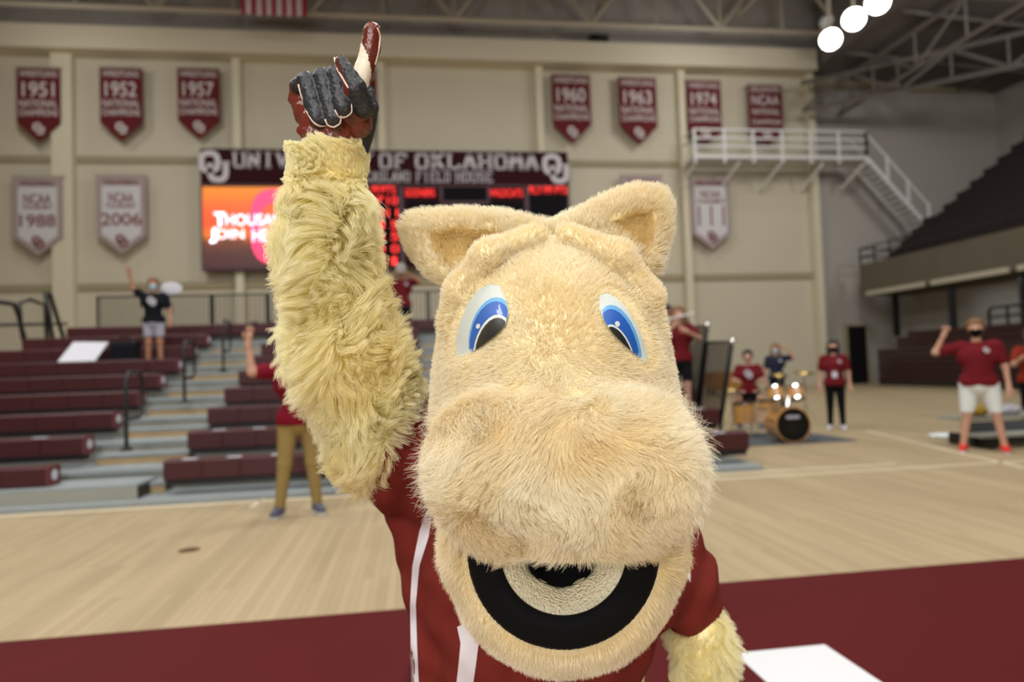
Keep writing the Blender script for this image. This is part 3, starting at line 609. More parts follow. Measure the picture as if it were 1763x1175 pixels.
# exit-light-like small red sign seen under the balcony
# ------------------------------------------------------------------ main bleachers
Y0, DY, Z0, DZ = 8.45, 0.86, 0.45, 0.26
MOD = 0.46
seat_mesh = None
def seat_module(parent, x, y, z, w_, mt):
    """shared mesh: one moulded seat module, pivot at its front top left corner"""
    global seat_mesh
    key = round(w_, 3)
    if seat_mesh is None: seat_mesh = {}
    if key not in seat_mesh:
        mb = MB(); mb.bbox(0.004, w_-0.004, 0, 0.27, -0.235, 0.0, 0.02)
        o = mb.build('seat_module', M['maroon'], None); seat_mesh[key] = o.data; bpy.data.objects.remove(o)
    o = bpy.data.objects.new('seat_module', seat_mesh[key]); C.objects.link(o); o.parent = parent; o.location = (x, y, z); return o
def section(x0, x1, rows, label, tags=(), left_cap=False, right_cap=False, group='maroon bleacher sections on the far side'):
    t = empty('bleacher_section', ((x0+x1)/2, Y0, 0), label, 'bleachers', group); bx = t.location[0]
    for k in range(rows):
        y = Y0+DY*k; z = Z0+DZ*k; n = max(1, round((x1-x0)/MOD)); wd = (x1-x0)/n
        be = MB().box(x0+0.02, x1-0.02, y+0.04, y+0.24, z-0.3, z-0.225).build('bench', M['black'], t)
        for i in range(n): seat_module(be, x0+wd*i-bx, y-Y0, z, wd, M['maroon'])
        if right_cap:
            MB().lathe([(0.0, 0.0), (0.06, 0.0), (0.066, 0.02)], (x1+0.035, y+0.13, z-0.11), (-1, 0, 0), 16).build('row_number_disc', M['white'], be)
            MB().bbox(x1, x1+0.03, y, y+0.27, z-0.235, z, 0.02).build('end_cap', M['banner_top'], be)
        for tx in (tags if k < 2 else ()):
            MB().box(tx+0.1*k, tx+0.16+0.1*k, y+0.01, y+0.12, z, z+0.004).build('seat_sticker', M['white'], be)
    return t
secL = section(-7.6, -4.2, 8, 'maroon bleacher section left of the first aisle', tags=(-4.9, -5.6), right_cap=True)
secM = section(-2.95, 0.05, 8, 'maroon bleacher section between the two aisles, behind the raised arm', tags=(-2.75, -2.25, -1.75, -1.2, -0.7))
secR = section(1.3, 4.27, 8, 'maroon bleacher section right of the horse head, before the drum kit', tags=(3.4, 3.8))
# top continuous row
topr = empty('bleacher_section', (-1.5, Y0+DY*8, 1.8), 'top maroon bleacher row running unbroken in front of the barrier', 'bleachers')
be = MB().box(-7.2, 4.2, Y0+DY*8+0.04, Y0+DY*8+0.24, Z0+DZ*8-0.3, Z0+DZ*8-0.225).build('bench', M['black'], topr)
for i in range(24): seat_module(be, -7.2+i*0.475+1.5, 0.0, Z0+DZ*8-1.8, 0.475, M['maroon'])
# understructure: decks and risers, one stand
st = empty('bleacher_deck', (-1.5, Y0, 0), 'stepped blue-grey decks and tan risers under the maroon benches', 'bleachers')
for k in range(9):
    y = Y0+DY*k; z = Z0+DZ*k-0.40
    MB().box(-7.6, 4.27, y-0.34, y+DY-0.34, z-0.05, z).build('deck_board', M['deck'], st)
    MB().box(-7.55, 4.22, y-0.31, y-0.28, max(z-DZ, 0.0) if k else 0.0, z-0.05).build('riser_board', M['riser'] if k % 2 == 0 else M['riser'], st)
for (a, bq) in ((-4.2, -2.95), (0.05, 1.3)):
    for k in range(9):
        y = Y0+DY*k; z = Z0+DZ*k-0.40
        # intermediate aisle steps with wooden faces
        MB().box(a+0.06, bq-0.06, y-0.34-0.30, y-0.34, z-DZ*0.5-0.04, z-DZ*0.5).build('aisle_step', M['deck'], st)
        MB().box(a+0.06, bq-0.06, y-0.34-0.28, y-0.34-0.26, z-DZ if k else 0.0, z-DZ*0.5-0.04).build('step_riser', M['riser_wood'], st)
MB().box(-7.6, 4.27, Y0+DY*9-0.4, Y0+DY*9+1.6, 2.1, 2.2).build('top_platform', M['deck'], st)
MB().box(-7.5, 4.2, Y0+DY*9-0.3, Y0+DY*9-0.25, 0, 2.1).build('rear_frame', M['black'], st)
for x in np.arange(-7.4, 4.3, 1.66): MB().box(x-0.03, x+0.03, Y0+1.0, Y0+DY*9+1.4, 0.0, 0.08).build('base_runner', M['black'], st)
# low front step at left
fx1_ = PZ(236, 868)[0]; fy = PZ(100, 876)[1]
lo = empty('front_step', (-5.5, fy, 0), 'low grey-green step in front of the left bleacher section', 'step')
MB().box(-8.2, fx1_, fy, fy+0.62, 0.19, 0.22).build('tread', M['deck'], lo)
MB().box(-8.2, fx1_, fy, fy+0.03, 0.0, 0.19).build('front_board', M['riser'], lo)
MB().box(fx1_-0.03, fx1_, fy+0.03, fy+0.62, 0.0, 0.19).build('end_board', M['black'], lo)
# aisle handrails: slender black hoops
def hoop(px, pyb, label, X_, h=0.95, ln=0.5):
    p = PX(px, pyb, X_); t = empty('aisle_handrail', p, label, 'handrail', 'black hoop handrails in the aisle'); x, y, z = p
    MB().tube([(x, y, z), (x, y, z+h-0.1), (x, y+0.08, z+h), (x, y+ln-0.08, z+h), (x, y+ln, z+h-0.1), (x, y+ln, z+0.45), (x, y+ln-0.1, z+0.38), (x, y, z+0.38)], 0.025).build('hoop', M['black'], t, smooth=True)
    MB().lathe([(0.07, 0), (0.07, 0.02), (0.03, 0.04)], p, (0, 0, 1), 12).build('foot_plate', M['black'], t)
XA = -3.55
hoop(218, 776, 'black hoop handrail in the aisle, lowest of the three', XA); hoop(318, 694, 'black hoop handrail in the aisle, middle of the three', XA); hoop(385, 640, 'black hoop handrail in the aisle, topmost of the three', XA)
# crowd barrier on the top platform
yf = Y0+DY*9+0.75; xf = [-7.3+1.27*i for i in range(10)]
for i, x in enumerate(xf[:-1]):
    zb = 2.2; t = empty('barrier_panel', (x+0.63, yf, zb), ['black barred barrier panel, first from the left', 'black barred barrier panel left of the person in the black shirt', 'black barred barrier panel behind the person in the black shirt', 'black barred barrier panel right of the person in the black shirt',
        'black barred barrier panel just left of the raised furry arm', 'black barred barrier panel hidden by the raised furry arm', 'black barred barrier panel behind the horn player', 'black barred barrier panel hidden behind the horse head', 'black barred barrier panel at the right end, behind the head'][i], 'barrier', 'barrier panels along the bleacher top')
    MB().box(x+0.02, x+1.25, yf-0.02, yf+0.02, zb+1.12, zb+1.16).build('top_rail', M['black'], t)
    MB().box(x+0.02, x+1.25, yf-0.02, yf+0.02, zb+0.05, zb+0.09).build('bottom_rail', M['black'], t)
    for xx in (x+0.03, x+1.24): MB().box(xx-0.025, xx+0.025, yf-0.025, yf+0.025, zb, zb+1.16).build('post', M['black'], t)
    mb = MB()
    for j in range(11): xx = x+0.03+1.21*(j+1)/12; mb.box(xx-0.013, xx+0.013, yf-0.01, yf+0.01, zb+0.09, zb+1.12)
    mb.build('bars', M['black'], t, kind='stuff')
# slanted side rails at the far left end
def raked(pts, r, label, bars=None, bm=None, grp='raked guard rails at the bleacher ends'):
    base_ = pts[0]; t = empty('guard_rail', base_, label, 'railing', grp)
    MB().tube(pts, r, 8).build('frame', M['black'], t, smooth=True)
    if bars:
        mb = MB()
        for (p, q) in bars: mb.tube([p, q], r*0.45, 5)
        mb.build('bars', M['black'], t, kind='stuff')
    return t
XL = -7.75
def PXL(px, py, X_=XL): return PX(px, py, X_)
raked([PXL(46, 610), PXL(33, 545), PXL(24, 524), PXL(-20, 518)], 0.045, 'black raked guard rail at the left frame edge')
raked([PXL(52, 612), PXL(36, 560), PXL(34, 522), PXL(52, 516), PXL(78, 526), PXL(82, 600)], 0.04, 'black rounded guard rail, second at the far left')
raked([PXL(112, 590, -7.6), PXL(86, 506, -7.6), PXL(78, 504, -7.6), PXL(92, 590, -7.6)], 0.045, 'black steep raked guard rail beside the first barrier panel')
raked([PXL(0, 560), PXL(115, 558)], 0.03, 'thin black level rail at the far left')
# gates at the right end
XR = 4.33
def gate(tl, tr, br_, bl, label, X_=XR):
    A_, B_, C_, D_ = [PX(*p, X_) for p in (tl, tr, br_, bl)]
    bars = []
    for j in range(9):
        f = (j+1)/10; bars.append((A_+(B_-A_)*f, D_+(C_-D_)*f))
    t = raked([D_, A_, B_, C_], 0.03, label, bars)
    for p in (B_,): MB().ball(tuple(p), 0.045, 10).build('end_knob', M['chrome'], t, smooth=True)
    for p in (C_, ): MB().tube([p, (p[0], p[1], max(p[2]-0.35, 0.0))], 0.028).build('post', M['black'], t)
gate((1216, 590), (1261, 588), (1240, 735), (1204, 700), 'black barred end gate nearest the drum kit, lower of the pair')
gate((1178, 566), (1218, 560), (1200, 700), (1176, 660), 'black barred end gate beside the flute player, upper of the pair')
raked([PX(1182, 600, XR), PX(1186, 560, XR), PX(1180, 545, XR), PX(1165, 544, XR), PX(1160, 560, XR)], 0.035, 'black hoop rail behind the flute player')
raked([PX(1156, 580, XR), PX(1158, 540, XR), PX(1153, 528, XR), PX(1142, 528, XR), PX(1138, 545, XR)], 0.035, 'black hoop rail at the top right bleacher end')
# white board leaning on a bench
A_, B_, C_, D_ = PY(96, 629, 12.85), PY(158, 629, 12.85), PY(186, 590, 13.5), PY(127, 590, 13.5)
t = empty('display_board', A_, 'blank white board leaning tilted on the left benches', 'board')
MB().prism([A_, B_, C_, D_], (0, 0.012, 0.012)).build('panel', M['white'], t)
MB().tube([A_, B_, C_, D_], 0.012, 6, closed=True).build('frame', M['white_steel'], t)
# floor socket cover
p = PZ(326, 948); t = empty('floor_plate', p, 'brown round floor socket cover set in the maple floor', 'floor plate')
M['plate'] = mat('brown_plate', lin(88, 62, 36), 0.5, noise=0.3, nscale=30)
MB().lathe([(0.075, 0), (0.075, 0.004), (0.055, 0.005), (0.0, 0.005)], p, (0, 0, 1), 28).build('lid', M['plate'], t); MB().lathe([(0.085, 0), (0.085, 0.003), (0.075, 0.0035)], p, (0, 0, 1), 28).build('rim', M['brass'], t)
# wooden cabinet on stand far right of bleachers
p = PZ(1258, 680); x0_, x1_ = PY(1226, 655, p[1])[0], PY(1290, 655, p[1])[0]; zt_ = PY(1258, 640, p[1])[2]
t = empty('wooden_cabinet', (p[0], p[1], 0), 'orange wooden cabinet on black legs against the back wall', 'cabinet')
MB().bbox(x0_, x1_, p[1], p[1]+0.7, 0.22, zt_, 0.02).build('body', M['wood'], t)
for i in range(2): MB().box(x0_+0.06+i*(x1_-x0_)/2, x0_+(i+1)*(x1_-x0_)/2-0.06, p[1]-0.02, p[1], 0.3, zt_-0.08).build('door', M['wood'], t)
for xx in (x0_+0.08, x1_-0.08):
    for yv in (p[1]+0.08, p[1]+0.6): MB().box(xx-0.04, xx+0.04, yv-0.04, yv+0.04, 0, 0.22).build('leg', M['black'], t)
# drum mat
c1, c2 = PZ(1283, 772), PZ(1468, 758); c3 = PZ(1420, 742); ym0 = (c1[1]+c2[1])/2; 
t = MB().box(c1[0]-1.2, c2[0], ym0, ym0+1.75, 0.0, 0.012).build('drum_mat', M['mat_grey'], None); tag(t, 'dark grey carpet mat under the drum kit', 'mat')
# low grey bench unit at right edge with towel and bag
pa = PZ(1694, 776)
t = empty('low_bench', (pa[0]+1.6, pa[1]+0.6, 0), 'low grey slatted bench behind the man in white shorts', 'bench')
b0 = pa[1]+0.35
MB().box(pa[0]+0.0, pa[0]+3.6, b0, b0+0.5, 0.38, 0.43).build('upper_plank', M['riser'], t)
MB().box(pa[0]+0.0, pa[0]+3.6, b0-0.35, b0-0.02, 0.17, 0.21).build('lower_plank', M['riser'], t)
MB().box(pa[0]+0.0, pa[0]+3.6, b0+0.01, b0+0.04, 0.03, 0.36).build('front_panel', M['mat_grey'], t)
for xx in (0.2, 1.8, 3.4): MB().box(pa[0]+xx-0.04, pa[0]+xx+0.04, b0-0.3, b0+0.48, 0.0, 0.17).build('leg', M['black'], t)
def blob(name, c, sx, sy, sz, mt, label, cat, seed=0):
    r_ = np.random.default_rng(seed); ph = r_.uniform(0, 6, 6)
    fn = lambda P: sd_ell(P, c, (sx, sy, sz))+0.012*np.sin(P[:, 0]*40+ph[0])*np.sin(P[:, 1]*37+ph[1])*np.sin(P[:, 2]*45+ph[2])
    V, Q = surface_net(fn, (c[0]-sx*1.3, c[1]-sy*1.3, c[2]-sz*1.4), (c[0]+sx*1.3, c[1]+sy*1.3, c[2]+sz*1.4), min(sx, sy, sz)/6)
    o = mesh_obj(name, V, Q.tolist(), mt, None, base=(c[0], c[1], c[2]-sz), smooth=True); o.location = (c[0], c[1], c[2]-sz); return tag(o, label, cat)
blob('bag', (pa[0]+0.95, b0+0.2, 0.43+0.07), 0.2, 0.14, 0.075, M['grey_cloth'], 'crumpled pale lilac bag lying on the low grey bench', 'bag', 3)
blob('gold_pompom', (pa[0]+0.42, b0+0.2, 0.43+0.08), 0.17, 0.14, 0.085, mat('gold_foil', lin(150, 120, 20), 0.5), 'olive gold pompom on the low grey bench', 'pompom', 5)
pt = PZ(1632, 752); blob('towel', (pt[0], pt[1], 0.022), 0.3, 0.26, 0.024, M['white_cloth'], 'white crumpled towel dropped on the floor near the red shoes', 'towel', 8)

# ------------------------------------------------------------------ drum kit
M['drum_wood'] = mat('honey_drum_shell', lin(206, 152, 84), 0.3, noise=0.2, nscale=5, coat=0.5)
M['drum_head'] = mat('black_drum_head', lin(20, 20, 22), 0.35); M['head_white'] = mat('white_drum_head', lin(215, 210, 200), 0.5)
def drum(parent, c, r, h, ax, face=None, lugs=8, head=None):
    ax = np.array(ax, float); ax /= np.linalg.norm(ax); c = np.array(c, float)
    MB().lathe([(r, 0.0), (r, h)], c, ax, 32, caps=False).build('shell', M['drum_wood'], parent, smooth=False)
    for hh in (0.0, h): MB().lathe([(r*1.0, hh-0.015), (r*1.05, hh-0.015), (r*1.05, hh+0.015), (r, hh+0.015)], c, ax, 32, caps=False).build('hoop', M['drum_wood'] if r > 0.25 else M['chrome'], parent)
    MB().lathe([(0.0, 0.0), (r*0.99, 0.0)], c-ax*0.001, ax, 32).build('front_head' if r > .25 else 'bottom_head', head or M['head_white'], parent)
    MB().lathe([(0.0, 0.0), (r*0.99, 0.0)], c+ax*(h+0.001), ax, 32).build('batter_head', M['head_white'], parent)
    u = np.cross(ax, (0.3, 0.2, 1.0)); u /= np.linalg.norm(u); q = np.cross(ax, u); mb = MB()
    for j in range(lugs):
        a = 2*math.pi*j/lugs; p = c+(u*math.cos(a)+q*math.sin(a))*r*1.03; mb.tube([p+ax*0.02, p+ax*(h-0.02)], 0.008, 6)
    mb.build('lug_rods', M['chrome'], parent)
bf = PZ(1367, 764); rB = 0.275
db = np.array([0.42, -0.9, 0]); db /= np.linalg.norm(db); db = (CAM-bf)*np.array([1, 1, 0]); db /= np.linalg.norm(db); a_ = math.radians(24); db = np.array([db[0]*math.cos(a_)-db[1]*math.sin(a_), db[0]*math.sin(a_)+db[1]*math.cos(a_), 0])
cB = np.array([bf[0], bf[1], rB*1.05+0.013])
bd = empty('bass_drum', (bf[0], bf[1], 0), 'honey wood bass drum with black front head and two mounted toms', 'drum')
drum(bd, cB, rB, 0.45, -db, head=M['drum_head'], lugs=10)
e1 = np.cross(db, (0, 0, 1.0)); 
MB().prism([cB+db*0.004+(-e1)*0.11+np.array([0, 0, 0.10]), cB+db*0.004+e1*0.11+np.array([0, 0, 0.10]), cB+db*0.004+e1*0.11+np.array([0, 0, 0.155]), cB+db*0.004-e1*0.11+np.array([0, 0, 0.155])], db*0.003).build('head_badge', M['grey_cloth'], bd)
for s_ in (-1, 1):
    side = e1*s_
    MB().tube([cB+side*rB*0.9-db*0.1+np.array([0, 0, -0.05]), cB+side*rB*1.45+db*0.08+np.array([0, 0, 0.03-cB[2]])], 0.014).build('spur', M['chrome'], bd)
    tc_ = cB-db*0.2+side*0.17+np.array([0, 0, rB+0.13])
    tm = empty('tom_drum', (0, 0, 0)); tm.parent = bd; tm.location = tuple(tc_-np.array(bd.location))
    drum(tm, tc_, 0.14, 0.2, np.array([0, 0, 1.0])-db*-0.35*-1, lugs=6)
    MB().tube([cB-db*0.2+np.array([0, 0, rB]), tc_-side*0.12+np.array([0, 0, 0.1])], 0.014).build('tom_mount', M['chrome'], bd)
def floor_drum(px, py, r, h, z, label, name, lugs=6):
    p = PZ(px, py); t = empty(name, p, label, 'drum'); drum(t, (p[0], p[1], z), r, h, (0, 0, 1), lugs=lugs)
    for j in range(3):
        a = 2*math.pi*j/3+0.5; e_ = np.array([math.cos(a), math.sin(a), 0]); MB().tube([(p[0]+e_[0]*r*1.05, p[1]+e_[1]*r*1.05, z+h*0.5), (p[0]+e_[0]*r*1.15, p[1]+e_[1]*r*1.15, 0.03), (p[0]+e_[0]*r*1.4, p[1]+e_[1]*r*1.4, 0.013)], 0.011).build('leg', M['chrome'], t)
floor_drum(1283, 752, 0.2, 0.36, 0.24, 'honey wood floor tom at the left of the kit', 'floor_tom')
floor_drum(1325, 752, 0.17, 0.14, 0.5, 'honey wood snare drum on thin chrome legs in front of the drummer', 'snare_drum')
def cymbal(px, py, z, r, tilt, label):
    p = PZ(px, py); t = empty('cymbal_stand', p, label, 'cymbal')
    MB().tube([(p[0], p[1], 0.25), (p[0], p[1], z+0.04)], 0.012).build('pole', M['chrome'], t)
    for j in range(3): a = 2*math.pi*j/3; MB().tube([(p[0], p[1], 0.4), (p[0]+0.24*math.cos(a), p[1]+0.24*math.sin(a), 0.014)], 0.01).build('leg', M['chrome'], t)
    MB().lathe([(r, 0.0), (r*0.3, 0.018), (r*0.22, 0.03), (0.02, 0.045), (0.0, 0.045)], (p[0], p[1], z), (0.1, -tilt, 1), 28).build('cymbal', M['brass'], t, smooth=True)
cymbal(1262, 742, 0.80, 0.19, 0.1, 'brass cymbal pair on a chrome stand left of the snare')
cymbal(1388, 726, 1.05, 0.22, 0.2, 'brass cymbal on a tall chrome stand right of the drummer')
cymbal(1345, 722, 1.0, 0.2, 0.25, 'brass cymbal on a chrome stand behind the toms')
# ------------------------------------------------------------------ people
def union_fn(caps, k=0.035, inflate=0.0, cut=None):
    def fn(P):
        d = None
        for (a, b, ra, rb) in caps:
            q = sd_caps(P, a, b, ra+inflate, rb+inflate); d = q if d is None else smin(d, q, k)
        if cut is not None: d = np.maximum(d, cut(P))
        return d
    return fn
def bounds(caps, pad=0.04):
    pts = np.array([p for c in caps for p in (c[0], c[1])]); r = max(max(c[2], c[3]) for c in caps)
    return pts.min(0)-r-pad, pts.max(0)+r+pad
def person(label, base, rz=0.0, h=1.75, top='red_shirt', bottom='khaki', bottom_len=1.0, shoes='shoe_grey', skin='skin', hair='hair_dark', hair_len=0, mask=None, arms=None, legs=None, sit=None, wide=1.0, cell=0.014, logo=None, lean=0.0, fist=(False, False), group=None):
    s = h/1.75; V3 = lambda x, y, z: np.array([x, y, z])*s
    hip_z = 0.93 if sit is None else sit/s+0.09
    T = hip_z-0.93
    root = empty('person', base, label, 'person', group, rz)
    neck = V3(0, lean*0.5, 1.47+T); head = V3(0, lean*0.5-0.01, 1.63+T); wv = wide
    pel = V3(0, 0, hip_z); chest = V3(0, lean*0.4, 1.27+T)
    caps = [(pel+V3(-0.07, 0, 0), pel+V3(0.07, 0, 0), 0.115*s*wv, 0.115*s*wv), (pel, chest, 0.125*s*wv, 0.13*s*wv), (chest+V3(-0.09*wv, 0, 0), chest+V3(0.09*wv, 0, 0), 0.115*s, 0.115*s),
            (V3(-0.14*wv, lean*.45, 1.40+T), V3(0.14*wv, lean*.45, 1.40+T), 0.065*s, 0.065*s), (V3(0, lean*.45, 1.4+T), head, 0.055*s, 0.052*s)]
    torso = list(caps)
    caps += [(head+V3(0, 0, 0.02), head+V3(0, 0.01, 0.05), 0.083*s, 0.09*s), (head+V3(0, -0.035, -0.055), head+V3(0, -0.03, -0.02), 0.05*s, 0.062*s), (head+V3(0, -0.088, -0.005), head+V3(0, -0.102, -0.025), 0.010*s, 0.014*s)]
    for sx in (-1, 1): caps.append((head+V3(sx*0.085, 0.01, 0.0), head+V3(sx*0.09, 0.015, 0.03), 0.012*s, 0.015*s))
    arms = arms or [None, None]; leg_pts = legs or [None, None]; armc = []; legc = []; handp = []
    for i, sx in enumerate((-1, 1)):
        sh = V3(sx*0.185*wv, lean*.45, 1.40+T)
        el, wr, ha = (V3(*p) if p is not None else None for p in (arms[i] if arms[i] is not None else ((sx*0.25*wv, 0.02, 1.12+T), (sx*0.27*wv, -0.03, 0.88+T), (sx*0.27*wv, -0.05, 0.80+T))))
        armc.append([(sh, el, 0.056*s, 0.042*s), (el, wr, 0.042*s, 0.027*s)])
        caps += armc[-1]+[(wr, ha, 0.03*s, 0.034*s)]; handp.append((wr, ha))
        kn, an, toe = (V3(*p) for p in (leg_pts[i] if leg_pts[i] is not None else ((sx*0.10*wv, 0.0, 0.50), (sx*0.115*wv, 0.02, 0.09), (sx*0.14*wv, -0.10, 0.04))))
        hp = pel+V3(sx*0.09*wv, 0, -0.02); legc.append([(hp, kn, 0.088*s*wv, 0.058*s), (kn, an, 0.056*s, 0.038*s)])
        caps += legc[-1]+[(an+V3(0, 0.03, -0.04), toe, 0.035*s, 0.034*s)]
        leg_pts = list(leg_pts); leg_pts[i] = (kn, an, toe)
    lo, hi = bounds(caps); V, Q = surface_net(union_fn(caps, 0.03*s), lo, hi, cell)
    mb = MB(); mb.v = [tuple(v) for v in V]; mb.f = [tuple(q) for q in Q.tolist()]; mb.m = [0]*len(mb.f)
    for i, (wr, ha) in enumerate(handp):         # five separate fingers on each palm
        sx = (-1, 1)[i]; d = ha-wr; d /= np.linalg.norm(d)+1e-9; side = np.cross(d, (0, 1.0, 0.0)); side /= np.linalg.norm(side)+1e-9; nrm = np.cross(side, d)
        for j, ln in enumerate((0.055, 0.065, 0.062, 0.048)):
            ln *= s; o = ha+side*(0.026-0.0175*j)*s
            if fist[i]: pts = [o, o+d*0.03*s-nrm*0.005, o+d*0.035*s-nrm*0.03*s, o+d*0.008*s-nrm*0.042*s]
            else: pts = [o, o+d*(0.02*s+ln*0.5)-nrm*0.002, o+d*(0.022*s+ln)-nrm*0.014*s]
            mb.tube(pts, [0.0095*s, 0.009*s, 0.0072*s]+([0.007*s] if fist[i] else []), 7)
        o = ha-d*0.03*s+side*0.03*s; mb.tube([o, o+side*0.022*s+d*0.02*s-nrm*0.01, o+side*0.024*s+d*0.05*s-nrm*0.018*s], [0.012*s, 0.0105*s, 0.008*s], 7)
    mb.build('body', M[skin], root, base=(0, 0, 0), smooth=True)
    # shirt
    sl = [(a, a+(b-a)*0.62, ra+0.0*s, rb+0.010*s) for ((a, b, ra, rb), _) in armc]
    zc0, zc1 = hip_z*s-0.06*s, (1.47+T)*s
    sc_ = torso[:4]+sl; cut = lambda P: np.maximum(zc0-P[:, 2], np.where(np.abs(P[:, 0]) < 0.13*s, P[:, 2]-zc1, -1))
    lo, hi = bounds(sc_, 0.05); V, Q = surface_net(union_fn(sc_, 0.03*s, 0.024*s, cut), lo, hi, cell); so = mesh_obj('shirt', V, Q.tolist(), M[top], root, base=(0, 0, 0), smooth=True)
    yfront = (0.13*wv*0.5+0.085)*s
    if logo == 'emblem':
        emblem(0.0, chest[1]-0.160*s, chest[2]+0.02*s, 0.17*s, M['white'], root, (0, 0, 0), 'shirt_emblem')
    elif logo == 'patch': emblem(0.10*s, chest[1]-0.158*s, chest[2]+0.08*s, 0.075*s, M['white'], root, (0, 0, 0), 'shirt_emblem')
    elif logo == 'badge':
        emblem(0.10*s, chest[1]-0.158*s, chest[2]+0.08*s, 0.07*s, M['white'], root, (0, 0, 0), 'shirt_emblem')
        MB().box(-0.04*s, 0.055*s, chest[1]-0.175*s, chest[1]-0.165*s, chest[2]-0.24*s, chest[2]-0.12*s).build('name_badge', M['white'], root, base=(0, 0, 0))
        MB().tube([(-0.06*s, -0.09*s, zc1-0.05), (0.0, chest[1]-0.165*s, chest[2]-0.12*s), (0.06*s, -0.09*s, zc1-0.05)], 0.005).build('lanyard', M['black'], root, base=(0, 0, 0))
    # trousers or shorts
    if sit is None: legcut = [(a, a+(b-a)*min(1, bottom_len*2), ra, ra+(rb-ra)*min(1, bottom_len*2)) for ((a, b, ra, rb), _) in legc] if bottom_len <= 0.5 else [c for lc in legc for c in lc]
    else: legcut = [(a, a+(b-a)*0.9, ra, rb) for ((a, b, ra, rb), _) in legc]
    inf = 0.012*s if bottom_len > 0.5 else 0.020*s
    pc_ = [torso[0], (pel+V3(0, 0, -0.02), pel+V3(0, 0, 0.03), 0.128*s*wv, 0.128*s*wv)]+legcut; cutp = lambda P: P[:, 2]-(hip_z+0.0)*s
    if bottom_len <= 0.5 and sit is None:
        zlow = min(min(c[0][2], c[1][2]) for c in legcut); cutp = lambda P: np.maximum(P[:, 2]-(hip_z+0.0)*s, zlow-0.01-P[:, 2])
    elif sit is None: cutp = lambda P: np.maximum(P[:, 2]-(hip_z+0.0)*s, 0.07*s-P[:, 2])
    lo, hi = bounds(pc_, 0.05); V, Q = surface_net(union_fn(pc_, 0.02*s, inf, cutp), lo, hi, cell); mesh_obj('shorts' if bottom_len <= 0.5 else 'trousers', V, Q.tolist(), M[bottom], root, base=(0, 0, 0), smooth=True)
    # shoes
    for (kn, an, toe) in leg_pts:
        c_ = [(an+V3(0, 0.03, -0.035), toe, 0.045*s, 0.04*s), (an+V3(0, 0.02, 0.0), an+V3(0, 0.02, -0.03), 0.048*s, 0.048*s)]; zb = min(an[2]-0.09*s, toe[2]-0.04*s)
        V, Q = surface_net(union_fn(c_, 0.02*s, 0.004, lambda P: zb+0.02-P[:, 2]), *bounds(c_, 0.03), 0.011); sh = mesh_obj('shoe', V, Q.tolist(), M[shoes], root, base=(0, 0, 0), smooth=True)
        c2 = [(np.array([an[0], an[1]+0.03*s, zb+0.02]), np.array([toe[0], toe[1], zb+0.02]), 0.05*s, 0.045*s)]
        V, Q = surface_net(union_fn(c2, 0.01, 0, lambda P: np.maximum(zb-P[:, 2], P[:, 2]-zb-0.024)), *bounds(c2, 0.03), 0.011); so_ = mesh_obj('sole', V, Q.tolist(), M['sole'], sh, base=(0, 0, 0))
    # hair, eyes, mask
    hc = [(head+V3(0, 0.02, 0.05), head+V3(0, 0.03, 0.02), 0.104*s, 0.098*s)]
    if hair_len: hc += [(head+V3(0, 0.07, 0.0), head+V3(0, 0.09, -0.12*hair_len), 0.07*s, 0.05*s), (head+V3(-0.08, 0.01, 0.02), head+V3(-0.09, -0.01, -0.14*hair_len), 0.038*s, 0.034*s), (head+V3(0.08, 0.01, 0.02), head+V3(0.09, -0.01, -0.14*hair_len), 0.038*s, 0.034*s)]
    face = lambda P: 0.045*s-np.abs(P[:, 1]-(head[1]-0.10*s))-np.maximum(0, (P[:, 2]-(head[2]+0.055*s)))*0.9
    def hairfn(P):
        d = union_fn(hc, 0.02, 0.004)(P); f = np.minimum(head[1]-0.035*s-P[:, 1], head[2]+0.065*s-P[:, 2]); return np.maximum(d, f)
    lo, hi = bounds(hc, 0.03); V, Q = surface_net(hairfn, lo, hi, 0.011)
    if hair: mesh_obj('hair', V, Q.tolist(), M[hair], root, base=(0, 0, 0), smooth=True)
    for sx in (-1, 1): MB().ball(tuple(head+V3(sx*0.03, -0.078, 0.022)), 0.011*s, 8).build('eye', M['blackm'], root, base=(0, 0, 0), smooth=True)
    mo = [(head+V3(-0.018, -0.092, -0.058), head+V3(0.018, -0.092, -0.058), 0.006*s, 0.006*s)]
    MB().tube([mo[0][0], (mo[0][0]+mo[0][1])/2+V3(0, -0.004, -0.003), mo[0][1]], 0.005*s, 6).build('mouth', mat('lip_tone', lin(150, 80, 76), 0.6) if 'lip' not in M else M['lip'], root, base=(0, 0, 0)) if not mask else None
    if mask:
        mc = [(head+V3(0, -0.035, -0.055), head+V3(0, -0.035, -0.02), 0.058*s, 0.070*s), (head+V3(0, -0.09, -0.01), head+V3(0, -0.1, -0.03), 0.016*s, 0.018*s)]
        V, Q = surface_net(union_fn(mc, 0.02, 0.002, lambda P: np.maximum(P[:, 2]-(head[2]+0.0*s), P[:, 1]-(head[1]-0.02*s))), *bounds(mc, 0.02), 0.009); mesh_obj('face_mask', V, Q.tolist(), M[mask], root, base=(0, 0, 0), smooth=True)
    return root
def facing(p): return math.atan2(-(0-p[0]), -(p[1]-0))*-1 if False else math.atan2(p[0], p[1])*-1
def hold(root, name, mb, mt, label, cat):
    """an object held in a hand: top-level, placed with the holder's own placement"""
    o = mb.build(name, mt, None, base=(0, 0, 0)); o.matrix_world = root.matrix_world.copy() if False else Matrix.LocRotScale(root.location, root.rotation_euler, None); return tag(o, label, cat)
